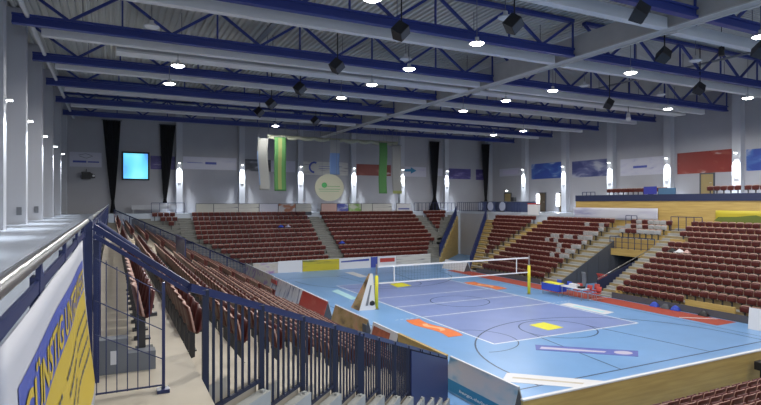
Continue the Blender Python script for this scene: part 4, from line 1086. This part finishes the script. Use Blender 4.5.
# doors in the right wall
def wall_door(i, y0, y1, z0, z1, m, lit, lab):
    d_ = MB(); d_.box(XR-.06, XR, y0, y1, z0, z1); o = tag(d_.build('door_%d' % i, m), kind='structure')
    fr = MB(); fr.box(XR-.09, XR, y0-.1, y0, z0, z1+.1); fr.box(XR-.09, XR, y1, y1+.1, z0, z1+.1); fr.box(XR-.09, XR, y0, y1, z1, z1+.1); fr.build('door_frame', 'darkgrey', o)
    h = MB(); h.tube((XR-.12, y0+.15, z0+1.05), (XR-.06, y0+.15, z0+1.05), .02, 8); h.tube((XR-.12, y0+.15, z0+1.05), (XR-.12, y0+.28, z0+1.05), .015, 8); h.build('door_handle', 'steel', o)
    if lit:
        l = MB(); l.box(XR-.10, XR-.07, y1-.02, y1+.42, z0+.6, z1-.1); l.build('lit_pane', 'wall_lamp', o)
wall_door(1, 50.4, 51.5, GZ, GZ+2.05, 'door_tan', False, '')
wall_door(2, 44.7, 45.6, GZ, GZ+2.0, 'door_brown', True, '')
wall_door(3, 42.0, 42.6, GZ, GZ+2.0, 'door_brown', True, '')
wall_door(4, 26.3, 27.3, 6.55, 8.3, 'door_tan', False, '')
o = empty('door_lamp', (XR-.2, 50.95, 7.35), 'small bright lamp above the tan door in the hall corner', 'lamp')
m = MB(); m.box(-.02, .2, -.15, .15, 0, .15); m.build('housing', 'shade', o)
m = MB(); m.box(-.05, -.02, -.13, .13, .01, .14); m.build('lens', 'wall_lamp', o)
o = empty('plant_stand', (41.6, 48.9, GZ), 'dark loudspeaker on a stand beside the wall column on the corner gallery', 'loudspeaker')
m = MB(); m.box(-.2, .2, -.22, .22, 1.0, 1.6); m.build('cabinet', 'black', o)
m = MB(); m.tube((0, 0, 0), (0, 0, 1.0), .03, 8); m.tube((0, 0, 0), (0, 0, .03), .3, 12); m.build('stand', 'black', o)
# blue displays and items on the balcony
o = empty('display_panel', (38.2, 28.3, 5.95), 'violet blue display panel on the balcony beside the tan door', 'display')
m = MB(); m.box(-.1, 0, -.2, .9, .75, 1.35); m.build('screen_face', mat('display_blue', (.03, .035, .22), .4, emit=(.08, .10, .7), estr=.12), o)
m = MB(); m.box(-.1, .1, .2, .5, 0, .75); m.build('stand', 'black', o)
o = empty('display_panel', (38.2, 26.9, 5.95), 'pale cyan display panel on the balcony beside the violet one', 'display')
m = MB(); m.box(-.1, 0, -.4, 1.0, .72, 1.2); m.build('screen_face', mat('display_cyan', (.05, .11, .2), .4, emit=(.15, .38, .6), estr=.1), o)
m = MB(); m.box(-.1, .1, .1, .4, 0, .72); m.build('stand', 'black', o)
bar_rail((37.6, 35.0), (37.6, 33.6), 5.95, 1.0, 'thin rail with chairs stored at the end of the balcony', .45)

# clothing left on seats
def jacket(p, m, lab, s=1.0):
    mb = MB(); rnd = random.Random(int(p[0]*10+p[1]))
    ph = [rnd.random()*6 for _ in range(6)]
    mb.grid(lambda u, v: ((u-.5)*.42*s+.03*math.sin(v*5+ph[0]), (v-.5)*.40*s+.03*math.sin(u*6+ph[1]), .03+.16*s*math.sin(PI*u)*math.sin(PI*v)*(1+.3*math.sin(u*9+ph[2])*math.sin(v*8+ph[3]))), 14, 14, 0, True, (0, 0, -.025))
    o = mb.build('jacket', m); o.location = p; tag(o, lab, 'clothing')
def on_far(x, j): return (x, FY0+FP*j+.44-.22, ZF(j)+.44)
def on_right(y, j): return (RX0+RP*j+.42-.22, y, FZ(j)+.44)
jacket(on_far(14.4, 7), 'blue_cloth', 'blue jacket left on a seat of the far stand, block by the dark curtains', 1.25)
jacket(on_far(15.1, 7), 'lilac', 'pale cloth lying beside the blue jacket on the far stand', 1.1)
jacket(on_far(19.6, 3), 'blue_cloth', 'blue jacket on a seat beside the grey aisle stairs of the far stand', 1.3)
jacket(on_right(23.1, 7), 'black', 'black jacket lying on a seat near the passage of the balcony-side stand', 1.2)
jacket(on_right(22.6, 7), 'white', 'white cloth lying beside the black jacket near the passage', 1.1)
jacket(on_right(22.1, 7), 'pink', 'beige bag or cloth on the seat next to the white cloth', 1.1)
for i, (y, m) in enumerate(((19.6, 'blue_cloth'), (20.2, 'darkgrey'), (20.9, 'blue_cloth'), (18.0, 'black'))):
    b = MB(); b.grid(lambda u, v: ((u-.5)*.32, (v-.5)*.5, .02+.26*(math.sin(PI*u)*math.sin(PI*v))**.5), 8, 8, 0, True); b.box(-.15, .15, -.22, .22, 0, .05)
    q = b.build('sports_bag', m); q.location = (28.22, y, 0); tag(q, '%s sports bag on the floor before the front seats, %s from the easel board' % (('blue', 'grey', 'bright blue', 'black')[i], nth((2, 3, 4, 1)[i])), 'bag')

# ------------------------------------------------------------------ roof structure
TY = [6.9, 12.95, 19.0, 25.1, 31.2, 37.3, 43.4, 49.5]
ZB, ZT = 13.0, 14.8
GX0, GX1 = 19.8, 20.5
def truss(x0, x1, y, lab):
    o = empty('roof_truss', (x0, y, ZB), lab, 'roof truss', 'blue roof trusses')
    L = x1-x0; h = ZT-ZB
    b = MB(); b.box(0, L, -.14, .14, 0, .10); b.box(0, L, -.05, .05, .10, .32); b.box(0, L, -.14, .14, .32, .40); b.build('bottom_chord', 'blue_steel', o)
    b = MB(); b.box(0, L, -.12, .12, h-.16, h); b.build('top_chord', 'blue_steel', o)
    g = MB(); n = max(2, round(L/3.6)); p = L/n
    for i in range(n):
        g.bar((i*p, 0, h-.1), (i*p+p/2, 0, .36), .11, .11); g.bar((i*p+p/2, 0, .36), ((i+1)*p, 0, h-.1), .11, .11)
        g.bar((i*p+p*.999, .0, .3), (i*p+p*.999, 0, h-.1), .07, .07)
    g.build('lattice', 'blue_steel', o)
for i, y in enumerate(TY):
    truss(XCL+.02, GX0-.02, y, 'dark blue roof truss on the gallery half, %s from the far wall' % nth(len(TY)-i))
    truss(GX1+.02, XR-.35, y, 'dark blue roof truss on the balcony half, %s from the far wall' % nth(len(TY)-i))
# spine girder
o = empty('spine_girder', ((GX0+GX1)/2, -6, ZB-.02), 'long grey box girder running down the middle of the roof', 'girder')
b = MB(); b.box(-.31, .31, 0, 60, .05, 1.0); b.build('box_section', 'girder', o)
b = MB(); b.box(-.34, -.26, 0, 60, 0, .06); b.box(.26, .34, 0, 60, 0, .06); b.build('edge_flange', 'girder_edge', o)
# white beams and grey ducts between the trusses
def white_beam(x0, x1, y, z, w, h, lab):
    o = empty('white_beam', (x0, y, z), lab, 'roof beam', 'white roof beams')
    b = MB(); b.box(0, x1-x0, -w/2, w/2, 0, h); b.build('flange_box', 'white_steel', o)
    b = MB(); 
    k = 1.5
    while k < x1-x0: b.tube((k, 0, h), (k, 0, ZT-z), .02, 5); k += 4.0
    b.build('hanger', 'midgrey', o)
def duct(x0, x1, y, z, w, h, lab):
    o = empty('ventilation_duct', (x0, y, z), lab, 'duct', 'grey ventilation ducts')
    b = MB(); b.box(0, x1-x0, -w/2, w/2, .10, h); 
    k = 0
    while k < x1-x0: b.box(k, min(k+.05, x1-x0), -w/2-.02, w/2+.02, .08, h+.02); k += 2.0
    b.build('casing', 'grey_duct', o)
    b = MB(); b.box(0, x1-x0, -w/2-.05, w/2+.05, 0, .10); b.build('bottom_flange', 'white_steel', o)
for i, y in enumerate(TY[:-1]):
    n_ = nth(len(TY)-i)
    white_beam(-2.6, GX0-.1, y+1.25, 12.95, .34, .44, 'white beam close behind the %s truss from the far wall, gallery half' % n_)
    white_beam(GX1+.1, 41.5, y+1.45, 12.95, .34, .44, 'white beam close behind the %s truss from the far wall, balcony half' % n_)
duct(.2, GX0-.1, TY[3]+2.7, 12.95, .8, .62, 'grey duct with white lower edge in the middle of the roof, gallery half')
duct(GX1+.1, 40.6, TY[3]+2.7, 12.95, .8, .62, 'grey duct with white lower edge in the middle of the roof, balcony half')
b = MB(); b.tube((-2.95, -5, 13.35), (-2.95, 53.8, 13.35), .09, 10); tag(b.build('eaves_pipe', 'white_steel'), 'white pipe running along the top of the gallery-side wall', 'pipe')
# cable trays and thin pipes
for x, z, lab in ((6.5, 14.0, 'thin grey cable tray above the gallery half of the court'), (30.5, 14.0, 'thin grey cable tray above the balcony half of the court')):
    b = MB(); b.box(x-.12, x+.12, 2, 53, z, z+.07); tag(b.build('cable_tray', 'midgrey'), lab, 'cable tray')

# ------------------------------------------------------------------ lamps
HB = 1000
def high_bay(x, y, z, lab, lit=True):
    o = empty('pendant_lamp', (x, y, z), lab, 'ceiling lamp', 'lit high bay lamps' if lit else 'unlit high bay lamps')
    m = MB(); m.lathe((0, 0, 0), [(.30, 0), (.27, .05), (.12, .12), (.08, .16), (.08, .26), (0, .27)], 20); rs = m.build('reflector_shade', 'shade', o)
    m = MB(); m.lathe((0, 0, .0), [(.27, .015), (.20, -.045), (0, -.06)], 20); m.build('lens', 'lamp' if lit else 'shade', rs)
    top_ = 12.95 if any(abs(y-t_-(1.25 if x < 20 else 1.45)) < .45 for t_ in TY) else (12.95 if abs(y-TY[3]-2.7) < .7 else ZT+.05)
    m = MB(); m.tube((0, 0, .26), (0, 0, max(.3, top_-z)), .015, 6); m.build('suspension', 'midgrey', o)
    if lit:
        L = bpy.data.lights.new('high_bay', 'SPOT'); L.energy = HB; L.spot_size = math.radians(176); L.spot_blend = .25; L.shadow_soft_size = .25
        L.color = (1, .985, .95)
        lo = bpy.data.objects.new('high_bay', L); COL.objects.link(lo); lo.location = (x, y, z-.12)
rows = {'gallery-side': [(2.77, 26.7), (2.77, 30.9), (7.3, 15.2), (3.4, 8.0), (3.4, .5)],  # camera-end lamps of each row are unseen, added to brighten the near end
        'inner': [(12.6, 26.3), (12.5, 30.4), (12.7, 22.4), (13.1, 17.6), (12.2, 44.0), (12.5, 11.5), (12.6, 5.5), (12.6, -.5)],
        'middle': [(22.5, 23.1), (22.1, 26.7), (21.9, 31.0), (22.8, 18.2), (22.3, 12.0), (22.3, 6.0), (22.3, .0)],
        'balcony-side': [(33.9, 24.1), (34.7, 19.4), (32.75, 37.2), (32.2, 40.7), (33.5, 13.0)]}
for rn, pts in rows.items():
    pts.sort(key=lambda p: -p[1])
    for i, (x, y) in enumerate(pts): high_bay(x, y, 12.4, 'lit round ceiling lamp in the %s lamp row, %s from the far wall' % (rn, nth(i+1)))
for i, (x, y) in enumerate(((1.43, 23.2), (12.8, 22.9), (13.3, 16.1), (25.7, 16.8), (25.3, 23.4), (31.8, 23.1))):
    high_bay(x, y, 13.0, 'unlit white ceiling lamp, %s' % ('above the gallery-side seats', 'beside a lit lamp over the court middle', 'beside the black speaker near the camera', 'next to the girder on the camera side', 'beyond the girder over the court edge', 'over the balcony-side stand')[i], False)

# ------------------------------------------------------------------ loudspeakers under the roof
def speaker(x, y, z, rz, lab, s=.52, tilt=.5):
    o = empty('hanging_loudspeaker', (x, y, z), lab, 'loudspeaker', 'black roof loudspeakers')
    R = Matrix.Rotation(rz, 3, 'Z') @ Matrix.Rotation(tilt, 3, 'X') @ Matrix.Rotation(.6, 3, 'Y')
    m = MB(); h = s/2
    m.hexa([(-h*.75, -h*.7, -h), (h*.75, -h*.7, -h), (h, h, -h), (-h, h, -h)], [(-h*.75, -h*.7, h), (h*.75, -h*.7, h), (h, h, h), (-h, h, h)])
    m.v = [tuple(R @ Vector(p)) for p in m.v]; cab = m.build('cabinet', 'black', o)
    m = MB(); m.box(-h*.66, h*.66, -h*.76, -h*.7, -h*.9, h*.9); m.v = [tuple(R @ Vector(p)) for p in m.v]; m.build('front_grille', 'darkgrey', cab)
    m = MB(); m.tube((0, 0, h*.8), (0, 0, ZT-z), .03, 6); m.tube((-h, 0, h*.5), (h, 0, h*.5), .025, 6); m.build('bracket', 'black', o)
SPK = [(9.4, 23.3, .5), (9.4, 28.8, .5), (9.2, 34.1, .4), (9.6, 17.5, .6), (12.8, 15.0, .2), (15.8, 12.2, .9), (20.9, 15.3, 1.1), (29.3, 18.9, 1.0), (28.6, 24.4, .9), (9.3, 37.6, .4), (14.2, 39.7, .3), (24.2, 13.0, 1.0)]
for i, (x, y, a) in enumerate(SPK):
    if 19.2 < x < 21.0: x = 21.3
    speaker(x, y, 12.35, a, 'black cube loudspeaker hung under the roof, %s' % (
        'over the rust red board', 'second along the row above the gallery-side boards', 'third along the row above the gallery-side boards', 'large one before the second truss',
        'behind the blue truss beside the unlit lamp', 'largest one close under the girder', 'tilted one just beyond the girder', 'over the red strip near the balcony', 'over the scorer tables', 'fourth along the row above the gallery-side boards', 'farthest one above the middle block', 'beyond the balcony-side white beam, closest to the camera')[i])
b = MB(); b.tube((0, 0, 0), (0, 0, .4), .12, 12); b.tube((0, 0, .4), (0, 0, 2.2), .02, 6)
q = b.build('pendant_fitting', 'black'); q.location = (24.8, 15.0, 12.7); tag(q, 'small black pendant fitting beside the white beam near the girder', 'ceiling fitting')
o = empty('stage_spotlight', (33.6, 27.0, 12.3), 'small white tilted spotlight over the balcony-side stand', 'spotlight')
m = MB(); m.tube((-.25, -.2, -.25), (.1, .1, .2), .17, 14, r2=.12); m.build('housing', 'shade', o)
m = MB(); m.tube((.05, .05, .15), (.05, .05, 2.5), .02, 6); m.build('bracket', 'black', o)
o = empty('round_fan', (7.6, 27.9, 13.25), 'round reddish vent under the roof beside the blue truss', 'vent')
m = MB(); m.tube((0, -.1, 0), (0, .05, 0), .3, 18); m.build('ring', 'pink', o)
m = MB(); m.tube((0, -.12, 0), (0, -.1, 0), .17, 14); m.build('hub', 'darkgrey', o)
m = MB(); m.tube((0, 0, .28), (0, 0, 1.6), .02, 6); m.build('bracket', 'black', o)

# ------------------------------------------------------------------ world and view
wd = bpy.data.worlds.new('World'); S.world = wd; wd.use_nodes = True
bg = wd.node_tree.nodes['Background']; bg.inputs[0].default_value = (.75, .85, 1, 1); bg.inputs[1].default_value = 1.0
S.view_settings.view_transform = 'Standard'; S.view_settings.look = 'None'
S.view_settings.gamma = 1.0; S.view_settings.use_curve_mapping = False
S.view_settings.exposure = 0.0
